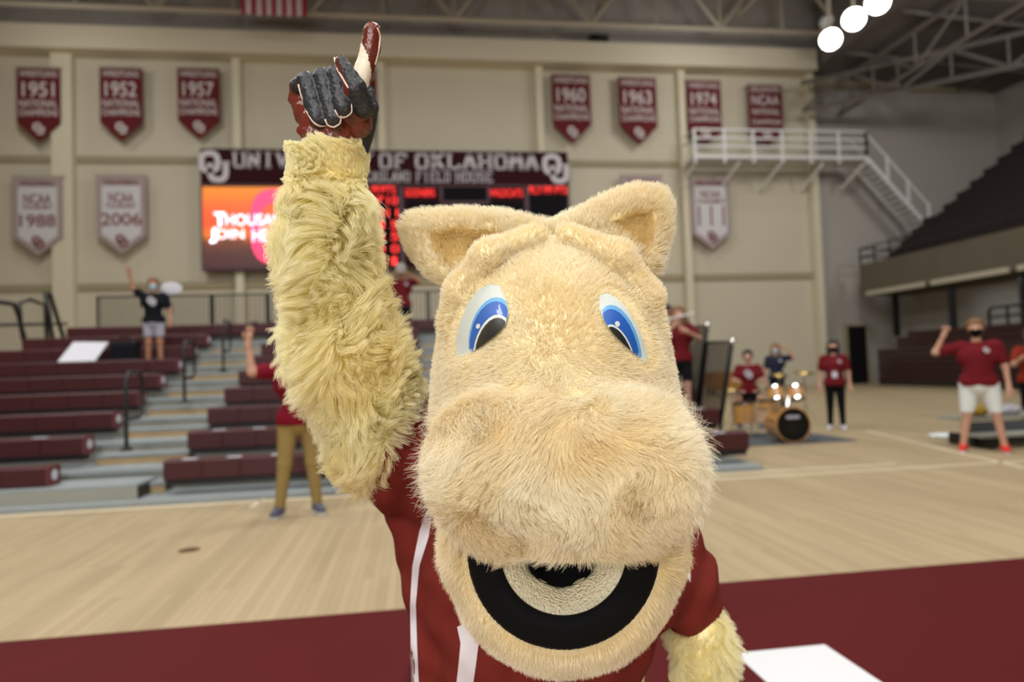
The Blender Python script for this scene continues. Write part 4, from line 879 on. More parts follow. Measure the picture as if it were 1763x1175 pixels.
# 1 man in khaki behind the raised arm
p = PZ(518, 886); person('person in crimson polo and khaki trousers, arm raised, half hidden by the furry arm', p, facing(p)+0.1, 1.80, 'dred_shirt', 'khaki', 1.0, 'shoe_grey', 'skin', 'hair_dark', mask='mask_blue',
    arms=[((-0.42, -0.05, 1.40), (-0.45, -0.08, 1.66), (-0.44, -0.1, 1.75)), ((0.36, -0.05, 1.42), (0.42, -0.08, 1.68), (0.42, -0.1, 1.77))],
    legs=[((-0.14, 0.0, 0.50), (-0.19, 0.02, 0.09), (-0.25, -0.10, 0.04)), ((0.12, 0, 0.5), (0.16, 0.02, 0.09), (0.18, -0.12, 0.04))], wide=1.05)
# 2 person in black on the left benches
def deck_z(k): return Z0+DZ*k-0.40
p = PY(266, 620, Y0+DY*6-0.12); p[2] = deck_z(6); r_ = person('person in black lettered T-shirt and grey shorts on the left benches, arm raised', p, facing(p)-0.2, 1.66, 'black_cloth', 'grey_cloth', 0.36, 'shoe_grey', 'skin_tan', 'hair_brown', mask='mask_blue',
    arms=[((-0.34, -0.03, 1.55), (-0.40, -0.06, 1.80), (-0.41, -0.07, 1.89)), ((0.30, 0.0, 1.12), (0.30, -0.06, 0.93), (0.30, -0.08, 0.86))], logo='emblem')
MB().bbox(0.12, 0.42, 0.1, 0.16, 1.42, 1.66, 0.02)
hold(r_, 'oval_card', MB().ball((0.27, 0.17, 1.50), 0.2, 16, 0, (1, 0.07, 0.58)), M['white'], 'white oval card held behind the shoulder of the person in black', 'card')
t = empty('duffel_bag', (p[0]-0.55, p[1]+0.05, p[2]), 'black bag lying on the benches beside the person in black', 'bag')
MB().bbox(p[0]-0.75, p[0]-0.30, p[1]-0.05, p[1]+0.22, p[2], p[2]+0.5, 0.06).build('bag_body', M['black_cloth'], t); MB().tube([(p[0]-0.7, p[1]+.08, p[2]+.48), (p[0]-0.6, p[1]+.08, p[2]+.6), (p[0]-0.45, p[1]+.08, p[2]+.6), (p[0]-0.36, p[1]+.08, p[2]+.48)], 0.015).build('strap', M['black'], t)
# 3 horn player
p = PY(694, 588, Y0+DY*7-0.12); p[2] = deck_z(7); r_ = person('horn player in red shirt and black shorts on the top benches under the scoreboard', p, facing(p), 1.70, 'red_shirt', 'black_cloth', 0.4, 'blackm', 'skin_tan', 'hair_dark',
    arms=[((-0.38, -0.06, 1.42), (-0.13, -0.22, 1.56), (-0.06, -0.24, 1.58)), ((0.38, -0.06, 1.42), (0.13, -0.22, 1.56), (0.06, -0.24, 1.58))], logo='patch')
mb = MB(); mb.lathe([(0.015, -0.2), (0.018, -0.02), (0.035, 0.05), (0.075, 0.09), (0.105, 0.11)], (0, -0.36, 1.60), (0, -1, 0.05), 20)
mb.tube([(0, -0.1, 1.57), (0, -0.3, 1.58), (0.0, -0.34, 1.62), (0, -0.2, 1.65), (0, -0.14, 1.61), (0, -0.3, 1.55)], 0.01, 8)
for i in range(3): mb.lathe([(0.012, -0.05), (0.012, 0.06), (0.006, 0.06), (0.006, 0.09)], (0.0, -0.2-0.03*i, 1.59), (0, 0, 1), 10)
hold(r_, 'trumpet', mb, M['chrome'], 'silver trumpet held up by the horn player', 'trumpet')
# 4 flute player and the person behind
p = PY(1172, 660, Y0+DY*2-0.12); p[2] = deck_z(2); p = np.array([PY(1170, 600, p[1])[0], p[1], p[2]]); r_ = person('flute player in red shirt and black shorts at the right bleacher end', p, facing(p)+0.25, 1.66, 'red_shirt', 'black_cloth', 0.42, 'blackm', 'skin', 'hair_brown', hair_len=1,
    arms=[((-0.30, -0.12, 1.28), (-0.16, -0.24, 1.42), (-0.12, -0.24, 1.47)), ((0.30, -0.08, 1.24), (0.06, -0.27, 1.34), (-0.0, -0.27, 1.38))])
hold(r_, 'flute', MB().tube([(-0.36, -0.27, 1.44), (0.20, -0.18, 1.55)], 0.016, 10), M['white_steel'], 'silver flute played by the girl in red', 'flute')
p = PY(1126, 560, Y0+DY*4-0.12); p[2] = deck_z(4); person('musician in red shirt mostly hidden behind the horse head, above the flute player', p, facing(p), 1.64, 'red_shirt', 'black_cloth', 0.42, 'blackm', 'skin_tan', 'hair_dark', arms=[((-0.30, -0.12, 1.28), (-0.16, -0.24, 1.42), (-0.12, -0.24, 1.47)), ((0.30, -0.08, 1.24), (0.06, -0.27, 1.34), (0, -0.27, 1.38))])
# 5 drummer seated
pd_ = PZ(1303, 738); p = np.array([pd_[0], pd_[1]+0.25, 0.012]); r_ = person('drummer in red emblem shirt sitting behind the honey wood drums', p, facing(p), 1.78, 'red_shirt', 'blackm', 0.45, 'shoe_grey', 'skin', 'hair_dark', sit=0.62, logo='emblem',
    arms=[((-0.27, -0.1, 0.94), (-0.2, -0.36, 0.92), (-0.17, -0.44, 0.92)), ((0.27, -0.1, 0.94), (0.2, -0.36, 0.92), (0.17, -0.44, 0.92))],
    legs=[((-0.2, -0.42, 0.60), (-0.2, -0.46, 0.12), (-0.21, -0.60, 0.04)), ((0.2, -0.42, 0.60), (0.2, -0.46, 0.12), (0.21, -0.60, 0.04))], lean=-0.06)
for i, sx in enumerate((-1, 1)): hold(r_, 'drumstick', MB().tube([(sx*0.17, -0.36, 0.94), (sx*0.10, -0.70, 0.88)], [0.008, 0.005], 7), M['drum_wood'], 'wooden drumstick in the drummer %s hand' % ('right', 'left')[i], 'drumstick')
t = empty('drum_stool', (p[0], p[1]+0.02, 0.012), 'black round stool under the drummer', 'stool'); MB().lathe([(0.16, 0.52), (0.17, 0.55), (0.17, 0.59), (0.14, 0.61), (0, 0.61)], (p[0], p[1]+0.02, 0), (0, 0, 1), 20).build('seat', M['black'], t)
MB().tube([(p[0], p[1]+.02, 0.2), (p[0], p[1]+.02, 0.52)], 0.02).build('post', M['chrome'], t)
for j in range(3): a = 2*math.pi*j/3; MB().tube([(p[0], p[1]+.02, 0.28), (p[0]+0.22*math.cos(a), p[1]+.02+0.22*math.sin(a), 0.025)], 0.012).build('leg', M['chrome'], t)
# 6 navy person behind the drummer
p = PZ(1340, 714); person('person in navy shirt and pale blue mask standing behind the drummer, hand by the ear', p, facing(p), 1.72, 'navy', 'blackm', 1.0, 'blackm', 'skin', 'hair_brown', hair_len=1, mask='mask_blue', logo='patch',
    arms=[None, ((0.42, -0.04, 1.42), (0.28, -0.08, 1.64), (0.2, -0.08, 1.70))])
# 7 woman in red shirt and black trousers
p = PZ(1441, 740); person('person in red polo and black trousers with white badge, standing by the doorway', p, facing(p), 1.68, 'red_shirt', 'blackm', 1.0, 'white', 'skin', 'hair_dark', hair_len=1.4, mask='blackm', logo='badge')
# 8 man in white shorts
p = PZ(1692, 779); person('person in maroon polo, white shorts, black mask and red shoes, fist raised', p, facing(p), 1.83, 'red_shirt', 'white_cloth', 0.46, 'shoe_red', 'skin', 'hair_brown', mask='blackm', logo='patch', wide=1.18, fist=(True, False),
    arms=[((-0.47, -0.03, 1.34), (-0.36, -0.07, 1.57), (-0.32, -0.08, 1.65)), None],
    legs=[((-0.15, 0, 0.5), (-0.21, 0.02, 0.09), (-0.22, -0.12, 0.04)), ((0.17, 0, 0.5), (0.24, 0.02, 0.09), (0.26, -0.12, 0.04))])
M['rust_shirt'] = mat('orange_red_cotton', lin(130, 44, 26), 0.85)
# 9 person partly cut by the right edge
p = PZ(1782, 748); r_ = person('person in orange-red shirt cut by the right frame edge', p, facing(p)+0.4, 1.72, 'rust_shirt', 'blackm', 1.0, 'blackm', 'skin', 'hair_dark',
    arms=[((-0.30, -0.14, 1.18), (-0.28, -0.36, 1.28), (-0.28, -0.44, 1.30)), None], mask='blackm')
# ------------------------------------------------------------------ performer in the furry horse costume (camera-aligned metres: right, up, away)
def hair_material(name, root, tip, jit=0.12, rough=0.55, trans=0.4):
    m = bpy.data.materials.new(name); m.use_nodes = True; nt = m.node_tree; L = nt.links; b = nt.nodes['Principled BSDF']; out = nt.nodes['Material Output']
    hi = nt.nodes.new('ShaderNodeHairInfo'); mx = nt.nodes.new('ShaderNodeMix'); mx.data_type = 'RGBA'; mx.inputs[6].default_value = (*root, 1); mx.inputs[7].default_value = (*tip, 1)
    hs = nt.nodes.new('ShaderNodeHueSaturation'); mr = nt.nodes.new('ShaderNodeMapRange'); mr.inputs[3].default_value = 1-jit; mr.inputs[4].default_value = 1+jit
    at = nt.nodes.new('ShaderNodeAttribute'); at.attribute_name = 'tone'; mx2 = nt.nodes.new('ShaderNodeMix'); mx2.data_type = 'RGBA'; mx2.inputs[7].default_value = (*(root[0]*0.97, root[1]*0.89, root[2]*0.72), 1)
    L.new(hi.outputs['Intercept'], mx.inputs[0]); L.new(hi.outputs['Random'], mr.inputs[0]); L.new(mr.outputs[0], hs.inputs['Value'])
    L.new(at.outputs['Fac'], mx2.inputs[0]); L.new(mx.outputs[2], mx2.inputs[6]); L.new(mx2.outputs[2], hs.inputs['Color'])
    tr = nt.nodes.new('ShaderNodeBsdfTranslucent'); ms = nt.nodes.new('ShaderNodeMixShader'); ms.inputs[0].default_value = trans
    L.new(hs.outputs[0], b.inputs['Base Color']); L.new(hs.outputs[0], tr.inputs['Color']); b.inputs['Roughness'].default_value = rough; b.inputs['Specular IOR Level'].default_value = 0.08
    L.new(b.outputs[0], ms.inputs[1]); L.new(tr.outputs[0], ms.inputs[2]); L.new(ms.outputs[0], out.inputs['Surface']); return m
CREAM = lin(238, 214, 168)
M['hide'] = mat('cream_fur_backing', lin(248, 238, 202), 0.95)
M['fur'] = hair_material('cream_plush_fur', lin(242, 225, 178), lin(250, 244, 226), 0.06, trans=0.28)
M['fur_long'] = hair_material('golden_shaggy_fur', lin(255, 247, 200), lin(255, 252, 228), 0.07, trans=0.6)
M['lip_felt'] = mat('black_felt', lin(11, 11, 13), 0.95,  bump=0.3, bscale=400)
M['fleece'] = mat('cream_fleece', lin(240, 230, 200), 0.95, bump=1.0, bscale=260)
M['jersey'] = mat('red_jersey', lin(112, 40, 34), 0.92, bump=0.15, bscale=700)
M['eye_white'] = mat('white_eye_mesh', lin(206, 214, 210), 0.5, bump=0.4, bscale=900, coat=0.15); M['eye_blue'] = mat('blue_iris', lin(30, 84, 168), 0.45, coat=0.25); M['eye_blue2'] = mat('light_blue_ring', lin(96, 160, 214), 0.4, coat=0.3); M['eye_black'] = mat('black_pupil', lin(34, 32, 30), 0.4, coat=0.4)
M['glove_red'] = mat('maroon_leather', lin(108, 42, 30), 0.28, noise=0.25, nscale=30, bump=0.25, bscale=120); M['glove_black'] = mat('black_leather', lin(34, 36, 40), 0.45, bump=0.35, bscale=160); M['glove_cream'] = mat('cream_leather', lin(232, 220, 200), 0.45); M['piping'] = mat('pale_piping', lin(214, 190, 178), 0.6)
def E(px, py, d, rx, ry, rz): return (pc(px, py, d), np.array([rx/F*d, ry/F*d, rz]))
def ed(P, e): return sd_ell(P, *e)
def cp(a, b, ra, rb): return (pc(*a), pc(*b), ra, rb)
feet = PZ(950, 1700, 0.0); ROOT = cam2w(pc(940, 1100, 1.42)); ROOT = np.array([ROOT[0], ROOT[1], 0.0])
mascot = empty('person', ROOT, 'performer in a cream furry horse costume and red jersey, pointing upward', 'person')
def cc_mesh(name, V, Q, mt, parent, smooth=True, fmat=None):
    W = cam2w(V); Q = [tuple(reversed(q)) for q in (Q.tolist() if hasattr(Q, 'tolist') else Q)]
    return mesh_obj(name, W, Q, mt, parent, smooth=smooth, fmat=fmat)

# ---- head shape
HL = pc(700, 470, 1.1); 
def poly3(pts, d): return [(pc(x, y, d)[0], pc(x, y, d)[1]) for x, y in pts]
EL = poly3([(706, 386), (735, 380), (800, 376), (870, 382), (950, 402), (900, 440), (800, 470), (768, 478), (742, 462), (716, 425)], 1.27)
ELc = poly3([(742, 408), (790, 400), (850, 404), (890, 412), (830, 440), (776, 468), (752, 440)], 1.27)
ER = poly3([(950, 400), (1000, 378), (1050, 352), (1095, 336), (1130, 338), (1142, 356), (1140, 395), (1130, 430), (1122, 462), (1060, 430)], 1.27)
ERc = poly3([(1040, 392), (1090, 372), (1118, 368), (1122, 392), (1116, 425), (1108, 446), (1085, 420)], 1.27)
cran = E(948, 585, 1.20, 180, 165, 0.19); cheek = E(955, 700, 1.17, 205, 190, 0.15); bridge = E(958, 640, 1.08, 150, 130, 0.10)
nape = E(950, 640, 1.34, 170, 180, 0.14)
muz = E(970, 838, 1.00, 176, 120, 0.125); lobL = E(842, 798, 0.975, 86, 108, 0.100); lobR = E(1098, 804, 0.975, 86, 108, 0.100); mid = E(970, 752, 1.0, 150, 88, 0.115)
jaw = E(968, 955, 1.06, 188, 182, 0.135)
jawhinge = E(965, 880, 1.15, 190, 150, 0.13)
browL = [cp((772, 560, 1.115), (790, 500, 1.092), .013, .015), cp((790, 500, 1.092), (840, 440, 1.084), .015, .016), cp((840, 440, 1.084), (925, 405, 1.118), .016, .012)]
browR = [cp((1128, 575, 1.11), (1116, 510, 1.092), .013, .015), cp((1116, 510, 1.092), (1066, 442, 1.084), .015, .016), cp((1066, 442, 1.084), (975, 404, 1.118), .016, .012)]
cav = (pc(970, 950, 0.99), np.array([0.128, 0.134, 0.115])); cav = (pc(970, 948, 0.955), np.array([118/F*0.96, 122/F*0.96, 0.13]))
throat_ = E(966, 962, 1.13, 72, 56, 0.15)
def jaw_sd(P): return smin(ed(P, jaw), ed(P, jawhinge), 0.03)
def face_sd(P):
    d = smin(ed(P, cran), ed(P, cheek), 0.05); d = smin(d, ed(P, nape), 0.05); d = smin(d, ed(P, bridge), 0.06)
    for c in browL+browR: d = smin(d, sd_caps(P, *c), 0.020)
    s_ = smin(ed(P, muz), smin(ed(P, lobL), ed(P, lobR), 0.02), 0.035); s_ = smin(s_, ed(P, mid), 0.05)
    # flat underside of the muzzle
    return smin(d, s_, 0.04)
def ear_sd(P, poly, cavp):
    o = smax(sd_poly(P, poly)-0.004, np.abs(P[:, 2]-1.275)-0.020, 0.03)-0.006
    c = smax(sd_poly(P, cavp), -(P[:, 2]-1.262)*0-(1.24-P[:, 2])*0+np.abs(P[:, 2]-1.235)-0.035, 0.012); return smax(o, -c, 0.014)
def head_sd(P):
    f = face_sd(P); j = smax(jaw_sd(P), -ed(P, cav), 0.006); d = smin(f, j, 0.022)
    m_ = P[:, 1] > 0.08
    e = np.full(len(P), 1.0)
    if m_.any(): e[m_] = np.minimum(ear_sd(P[m_], EL, ELc), ear_sd(P[m_], ER, ERc))
    d = smax(d, -ed(P, throat_), 0.01)
    return smin(d, e, 0.014)
def march(sd, px, py, d0=0.7, n=60):
    px = np.atleast_1d(np.asarray(px, float)); py = np.atleast_1d(np.asarray(py, float)); v = np.stack([(px-CX)/F, (CY-py)/F, np.ones_like(px)], 1); ln = np.linalg.norm(v, axis=1); t = np.full(len(px), d0)
    for _ in range(n): t = t+np.clip(sd(v*t[:, None]), -0.02, 0.05)*0.8/ln
    return t
lo = pc(640, 1200, 1.25); hi = pc(1240, 300, 1.35)
V, Q = surface_net(head_sd, (-0.31, -0.60, 0.80), (0.34, 0.34, 1.50), 0.0062)
# material: hide everywhere, fleece inside the mouth hollow
head = cc_mesh('costume_head', V, Q, M['hide'], mascot)
HV, HQ = V, Q

# ---- generic fur built as hair curves
def grad_n(sd, P, h=0.002):
    g = np.zeros_like(P)
    for i in range(3):
        e = np.zeros(3); e[i] = h; g[:, i] = sd(P+e)-sd(P-e)
    return g/(np.linalg.norm(g, axis=1, keepdims=True)+1e-9)
def wav(P, seed, fr):
    r_ = np.random.default_rng(seed); o = np.zeros((len(P), 3))
    for i in range(3):
        for _ in range(4): k = r_.normal(size=3); k = k/np.linalg.norm(k)*fr*r_.uniform(0.6, 1.7); o[:, i] += np.sin(P@k+r_.uniform(0, 6.3))
    return o/2.0
def sample(V, Q, n):
    T = np.concatenate([Q[:, [0, 1, 2]], Q[:, [0, 2, 3]]]); a, b, c = V[T[:, 0]], V[T[:, 1]], V[T[:, 2]]; A = np.linalg.norm(np.cross(b-a, c-a), axis=1)
    i = RNG.choice(len(T), n, p=A/A.sum()); u, v = RNG.random(n), RNG.random(n); f = u+v > 1; u[f], v[f] = 1-u[f], 1-v[f]
    return a[i]+(b[i]-a[i])*u[:, None]+(c[i]-a[i])*v[:, None]
def clump_to(P, frac):
    K = max(4, int(len(P)*frac)); ci = RNG.choice(len(P), K, replace=False); kd = kdtree.KDTree(K)
    for j, i in enumerate(ci): kd.insert(P[i], j)
    kd.balance(); return ci[np.array([kd.find(p)[1] for p in P.tolist()])]
def fur(name, P, N, length, direction, mt, parent, segs=5, clump=0.0, cfrac=0.01, curl=0.0, rad=0.00032, seed=1, tone=None):
    n = len(P); t = np.linspace(0, 1, segs); L_ = length*RNG.uniform(0.65, 1.1, n)
    D = direction/(np.linalg.norm(direction, axis=1, keepdims=True)+1e-9)
    pts = P[:, None, :]+(D*L_[:, None])[:, None, :]*t[None, :, None]
    # start along the normal, bend over to the lay direction
    pts += (N*(L_*0.22)[:, None])[:, None, :]*np.sin(np.pi*np.minimum(t, 1))[None, :, None]
    if curl: c1 = wav(P, seed+9, 70); pts += (c1*(L_*curl)[:, None])[:, None, :]*(np.sin(t*5.0))[None, :, None]
    if clump:
        ci = clump_to(P, cfrac); w_ = (t**1.3*clump)[None, :, None]; off = P-P[ci]
        pts = pts*(1-w_)+(pts[ci]+off[:, None, :]*0.08)*w_
    pts += RNG.normal(size=(n, 1, 3))*(L_*0.05)[:, None, None]*t[None, :, None]
    W = cam2w(pts.reshape(-1, 3)); base = np.array(mascot.location)
    W = W-base
    hc = bpy.data.hair_curves.new(name); hc.add_curves([segs]*n)
    hc.attributes['position'].data.foreach_set('vector', W.astype(np.float32).ravel())
    if 'radius' not in hc.attributes: hc.attributes.new('radius', 'FLOAT', 'POINT')
    hc.attributes['radius'].data.foreach_set('value', np.tile(rad*(1-0.75*t), n).astype(np.float32))
    ta = hc.attributes.new('tone', 'FLOAT', 'CURVE'); ta.data.foreach_set('value', (tone if tone is not None else np.zeros(n)).astype(np.float32))
    hc.materials.append(mt); o = bpy.data.objects.new(name, hc); C.objects.link(o); o.parent = parent; o['kind'] = 'stuff'; return o
def topx(P): return P[:, 0]/P[:, 2]*F+CX, CY-P[:, 1]/P[:, 2]*F
def in_poly(px, py, poly): return sd_poly(np.stack([px, py], 1), poly) < 0
# outlines of the eyes in the photograph's frame
EYE_L = [(790, 612), (788, 585), (794, 555), (806, 525), (822, 503), (842, 493), (860, 496), (869, 515), (873, 540), (868, 560), (850, 578), (825, 597), (806, 609)]
EYE_R = [(1034, 512), (1046, 508), (1062, 516), (1078, 532), (1094, 556), (1106, 584), (1113, 610), (1108, 622), (1094, 610), (1074, 592), (1054, 572), (1041, 552), (1034, 532)]
nP = 450000; P = sample(HV, HQ, nP); N = grad_n(head_sd, P)
px, py = topx(P)
mouth = (ed(P, cav) < 0.008) & (face_sd(P) > 0.010)
lipr = ((px-970)/162)**2+((py-948)/166)**2
lipz = (lipr < 1.0) & (py > 935) & (jaw_sd(P) < face_sd(P)-0.002) & (P[:, 2] < 1.06) & (N[:, 2] < 0.2)
eye = (in_poly(px, py, EYE_L) | in_poly(px, py, EYE_R)) & (P[:, 2] < 1.2)
keep = ~(mouth | lipz | eye); keep &= ~((N[:, 2] > 0.55) & (RNG.random(nP) < 0.5))
P, N, px, py, lipr = P[keep], N[keep], px[keep], py[keep], lipr[keep]
wm = 1/(1+np.exp(-(py-690)/18))*(1/(1+np.exp((py-985)/12)))*(P[:, 2] < 1.12)      # muzzle weight
wj = 1/(1+np.exp(-(py-960)/20))
eyed = np.minimum(np.abs(sd_poly(np.stack([px, py], 1), EYE_L)), np.abs(sd_poly(np.stack([px, py], 1), EYE_R)))
ln = 0.013+0.017*wm+0.007*wj; ln = np.where(eyed < 14, np.minimum(ln, 0.007), ln); isear = (P[:, 1] > 0.11) & (ear_sd(P, EL, ELc) < 0.01) | (P[:, 1] > 0.11) & (ear_sd(P, ER, ERc) < 0.01); ln = np.where(isear, 0.021, ln)
ln = np.where((lipr < 1.12) & (py > 945), 0.008, ln)
out = np.stack([(px-965)/250, -(py-620)/200, np.zeros_like(px)], 1); out = out/(np.linalg.norm(out, axis=1, keepdims=True)+0.3)
D = N*(0.40+0.30*wm[:, None])+out*(0.62+0.1*wm[:, None])+wav(P, 3, 38)*(0.12+0.30*wm[:, None])+wav(P, 4, 110)*(0.10+0.16*wm[:, None])+RNG.normal(size=P.shape)*0.10
D += np.array([0, -0.35, 0])*(wj*(1-wm))[:, None]
tone = (np.clip(0.5+0.5*wav(P, 21, 22)[:, 0], 0, 1)*0.5+0.3*np.clip(wav(P, 22, 60)[:, 1], 0, 1))*(0.45+0.55*wm)
tone = np.where(isear & (np.minimum(sd_poly(P, ELc), sd_poly(P, ERc)) < 0.004), 1.0, tone)
fur('fur', P, N, ln, D, M['fur'], head, 5, clump=0.38, cfrac=0.07, curl=0.05, rad=0.00030, tone=tone)

r_ = np.random.default_rng(77); kf = np.flatnonzero((wm > 0.5) & (N[:, 2] > -0.75) & (py < 900)); kf = r_.choice(kf, 5000, replace=False)
fur('fur', P[kf], N[kf], np.full(5000, 0.042), D[kf]+r_.normal(size=(5000, 3))*0.28, M['fur'], head, 6, curl=0.12, rad=0.00022, seed=12)
# ---- eyes: domed printed mesh panels with iris, pupil and a lamp reflection painted as a white dot
def dome(poly, off, ref):
    """ref: (centre px, py, plane coefficients, bulge)"""
    poly = np.array(poly, float); c = poly.mean(0); rings = 7; n = len(poly); dense = []
    for i in range(n):
        for f in (0, 0.5): dense.append(poly[i]*(1-f)+poly[(i+1) % n]*f)
    dense = np.array(dense); n = len(dense); vs = [c]+[c+(p-c)*((r+1)/rings) for r in range(rings) for p in dense]; vs = np.array(vs)
    (cx, cy, rx, ry, co, bulge) = ref; dd = co[0]+co[1]*(vs[:, 0]-cx)+co[2]*(vs[:, 1]-cy); rho = ((vs[:, 0]-cx)/rx)**2+((vs[:, 1]-cy)/ry)**2
    dd = dd-bulge*np.clip(1-rho, -0.3, 1)-off-0.0045; W = np.stack([(vs[:, 0]-CX)/F*dd, (CY-vs[:, 1])/F*dd, dd], 1)
    fs = [(0, 1+(i+1) % n, 1+i) for i in range(n)]
    for r in range(rings-1):
        for i in range(n): a = 1+r*n; fs.append((a+i, a+(i+1) % n, a+n+(i+1) % n, a+n+i))
    return W, fs
def ell_poly(cx, cy, rx, ry, ang, n=26):
    a = math.radians(ang); return [(cx+rx*math.cos(t)*math.cos(a)-ry*math.sin(t)*math.sin(a), cy+rx*math.cos(t)*math.sin(a)+ry*math.sin(t)*math.cos(a)) for t in np.linspace(0, 2*math.pi, n, endpoint=False)]
def clip_to(poly, outl):
    """pull points outside the eye outline back onto it along the line to the centre"""
    p = np.array(poly, float); o = np.array(outl, float); c = o.mean(0); q = p.copy()
    for i in range(len(p)):
        if sd_poly(p[i:i+1], o)[0] > -0.6:
            lo_, hi_ = 0.0, 1.0
            for _ in range(18):
                m_ = (lo_+hi_)/2
                if sd_poly((c+(p[i]-c)*m_)[None], o)[0] > -0.6: hi_ = m_
                else: lo_ = m_
            q[i] = c+(p[i]-c)*lo_
    return q
for side, outl, iris, ring, pup, hl, dot in (
    ('L', EYE_L, ell_poly(846, 580, 36, 62, 12), ell_poly(846, 577, 38, 66, 12), ell_poly(848, 600, 29, 54, 14), ell_poly(848, 598, 31.5, 57.5, 14), ell_poly(823, 562, 3.6, 4.6, 20, 12)),
    ('R', EYE_R, ell_poly(1066, 598, 31, 68, -16), ell_poly(1067, 595, 34, 72, -16), ell_poly(1066, 612, 22, 52, -20), ell_poly(1066, 611, 24, 55, -20), ell_poly(1063, 558, 4.2, 5.0, -20, 12))):
    o = np.array(outl, float); c = o.mean(0); dd = march(head_sd, o[:, 0], o[:, 1]); A = np.stack([np.ones(len(o)), o[:, 0]-c[0], o[:, 1]-c[1]], 1); co = np.linalg.lstsq(A, dd, rcond=None)[0]
    cc_ = march(head_sd, c[0], c[1])[0]; res = (dd-A@co).min(); bul = max(0.012, co[0]-cc_+0.008); print('eye', side, co, cc_, bul, res)
    ref = (c[0], c[1], 46, 66, co, bul)
    big = c+(o-c)*1.06
    W, fs = dome(big, 0.000, ref); ey = cc_mesh('eye', W, [tuple(reversed(f)) for f in fs], M['eye_white'], mascot); ey['label'] = 'white mesh eye with blue iris'
    for nm, pl, mt, of in (('iris_ring', ring, 'eye_blue2', .0005), ('iris', iris, 'eye_blue', .0010), ('pupil_ring', hl, 'eye_white', .0015), ('pupil', pup, 'eye_black', .0020), ('painted_glint', dot, 'eye_white', .0026)):
        W, fs = dome(clip_to(pl, big), of, ref); cc_mesh(nm, W, [tuple(reversed(f)) for f in fs], M[mt], ey)

# ---- mouth: black felt lip, fleece tongue bed and dark throat
mb = MB(); nA = 44; rows = []
for i in range(nA+1):
    th = math.radians(-14+208*i/nA); cs, sn = math.cos(th), math.sin(th); row = []
    for (rx, ry, lift) in ((161, 165, -0.004), (157, 161, 0.004), (146, 148, 0.0095), (132, 134, 0.011), (120, 122, 0.008), (115, 117, 0.0), (113, 115, -0.014)):
        w_ = (rx-113)/48.0; x_, y_ = 970+rx*cs, 950+ry*sn; row.append((x_, y_, lift, 970+146*cs, 950+148*sn))
    rows.append(row)
R_ = np.array(rows); dj = march(jaw_sd, R_[:, 3, 3], R_[:, 3, 4]); d_out = march(jaw_sd, R_[:, 0, 0], R_[:, 0, 1]); d_in = march(jaw_sd, R_[:, 5, 0], R_[:, 5, 1])
vs = []; 
for i in range(nA+1):
    for j in range(7):
        w_ = j/6.0; d = (d_out[i]*(1-w_)+d_in[i]*w_) if j else d_out[i]; d = d-R_[i, j, 2]; vs.append(pc(R_[i, j, 0], R_[i, j, 1], d))
fs = [(i*7+j, i*7+j+1, (i+1)*7+j+1, (i+1)*7+j) for i in range(nA) for j in range(6)]
lip = cc_mesh('lip', np.array(vs), fs, M['lip_felt'], mascot); lip['label'] = 'black felt lower lip'
sol = lip.modifiers.new('thick', 'SOLIDIFY'); sol.thickness = 0.004
vs = []; nR = 10; nT = 48; dl = float(np.mean(d_in))
hx, hy = 965, 978
prof = [(1.04, 0.002), (1.0, 0.004), (0.88, 0.004), (0.74, 0.012), (0.62, 0.022), (0.52, 0.030), (0.46, 0.040), (0.44, 0.055), (0.42, 0.085)]
for (r_, dp) in prof:
    for j in range(nT):
        th = 2*math.pi*j/nT; f = (1-r_)/0.56; f = min(1, max(0, f)); cx_, cy_ = 968+(hx-968)*f, 950+(hy-8-950)*f
        k_ = 1+(0.06*math.sin(5*th)*f); rr = np.array([116*r_*k_, 118*r_*k_*(1-0.25*f)]); x_, y_ = cx_+rr[0]*math.cos(th), cy_+rr[1]*math.sin(th)
        tilt = 0.03*(1-min(1, max(0, (y_-930)/140))); vs.append(pc(x_, y_, dl+dp+tilt))
fs = [(a*nT+j, a*nT+(j+1) % nT, (a+1)*nT+(j+1) % nT, (a+1)*nT+j) for a in range(len(prof)-1) for j in range(nT)]
fl = cc_mesh('mouth_lining', np.array(vs), fs, M['fleece'], mascot); fl['label'] = 'cream fleece mouth lining'
dt = dl+0.05; MB_ = MB(); vs = [pc(966+57*math.cos(t), 968+43*math.sin(t), dl+0.046) for t in np.linspace(0, 2*math.pi, 24, endpoint=False)]; vs2 = [pc(966+40*math.cos(t), 966+30*math.sin(t), dl+0.12) for t in np.linspace(0, 2*math.pi, 24, endpoint=False)]
fs = [(j, (j+1) % 24, 24+(j+1) % 24, 24+j) for j in range(24)]+[tuple(range(24, 48))]
th_ = cc_mesh('throat', np.array(vs+vs2), fs, M['blackm'], mascot); th_['label'] = 'black throat opening'

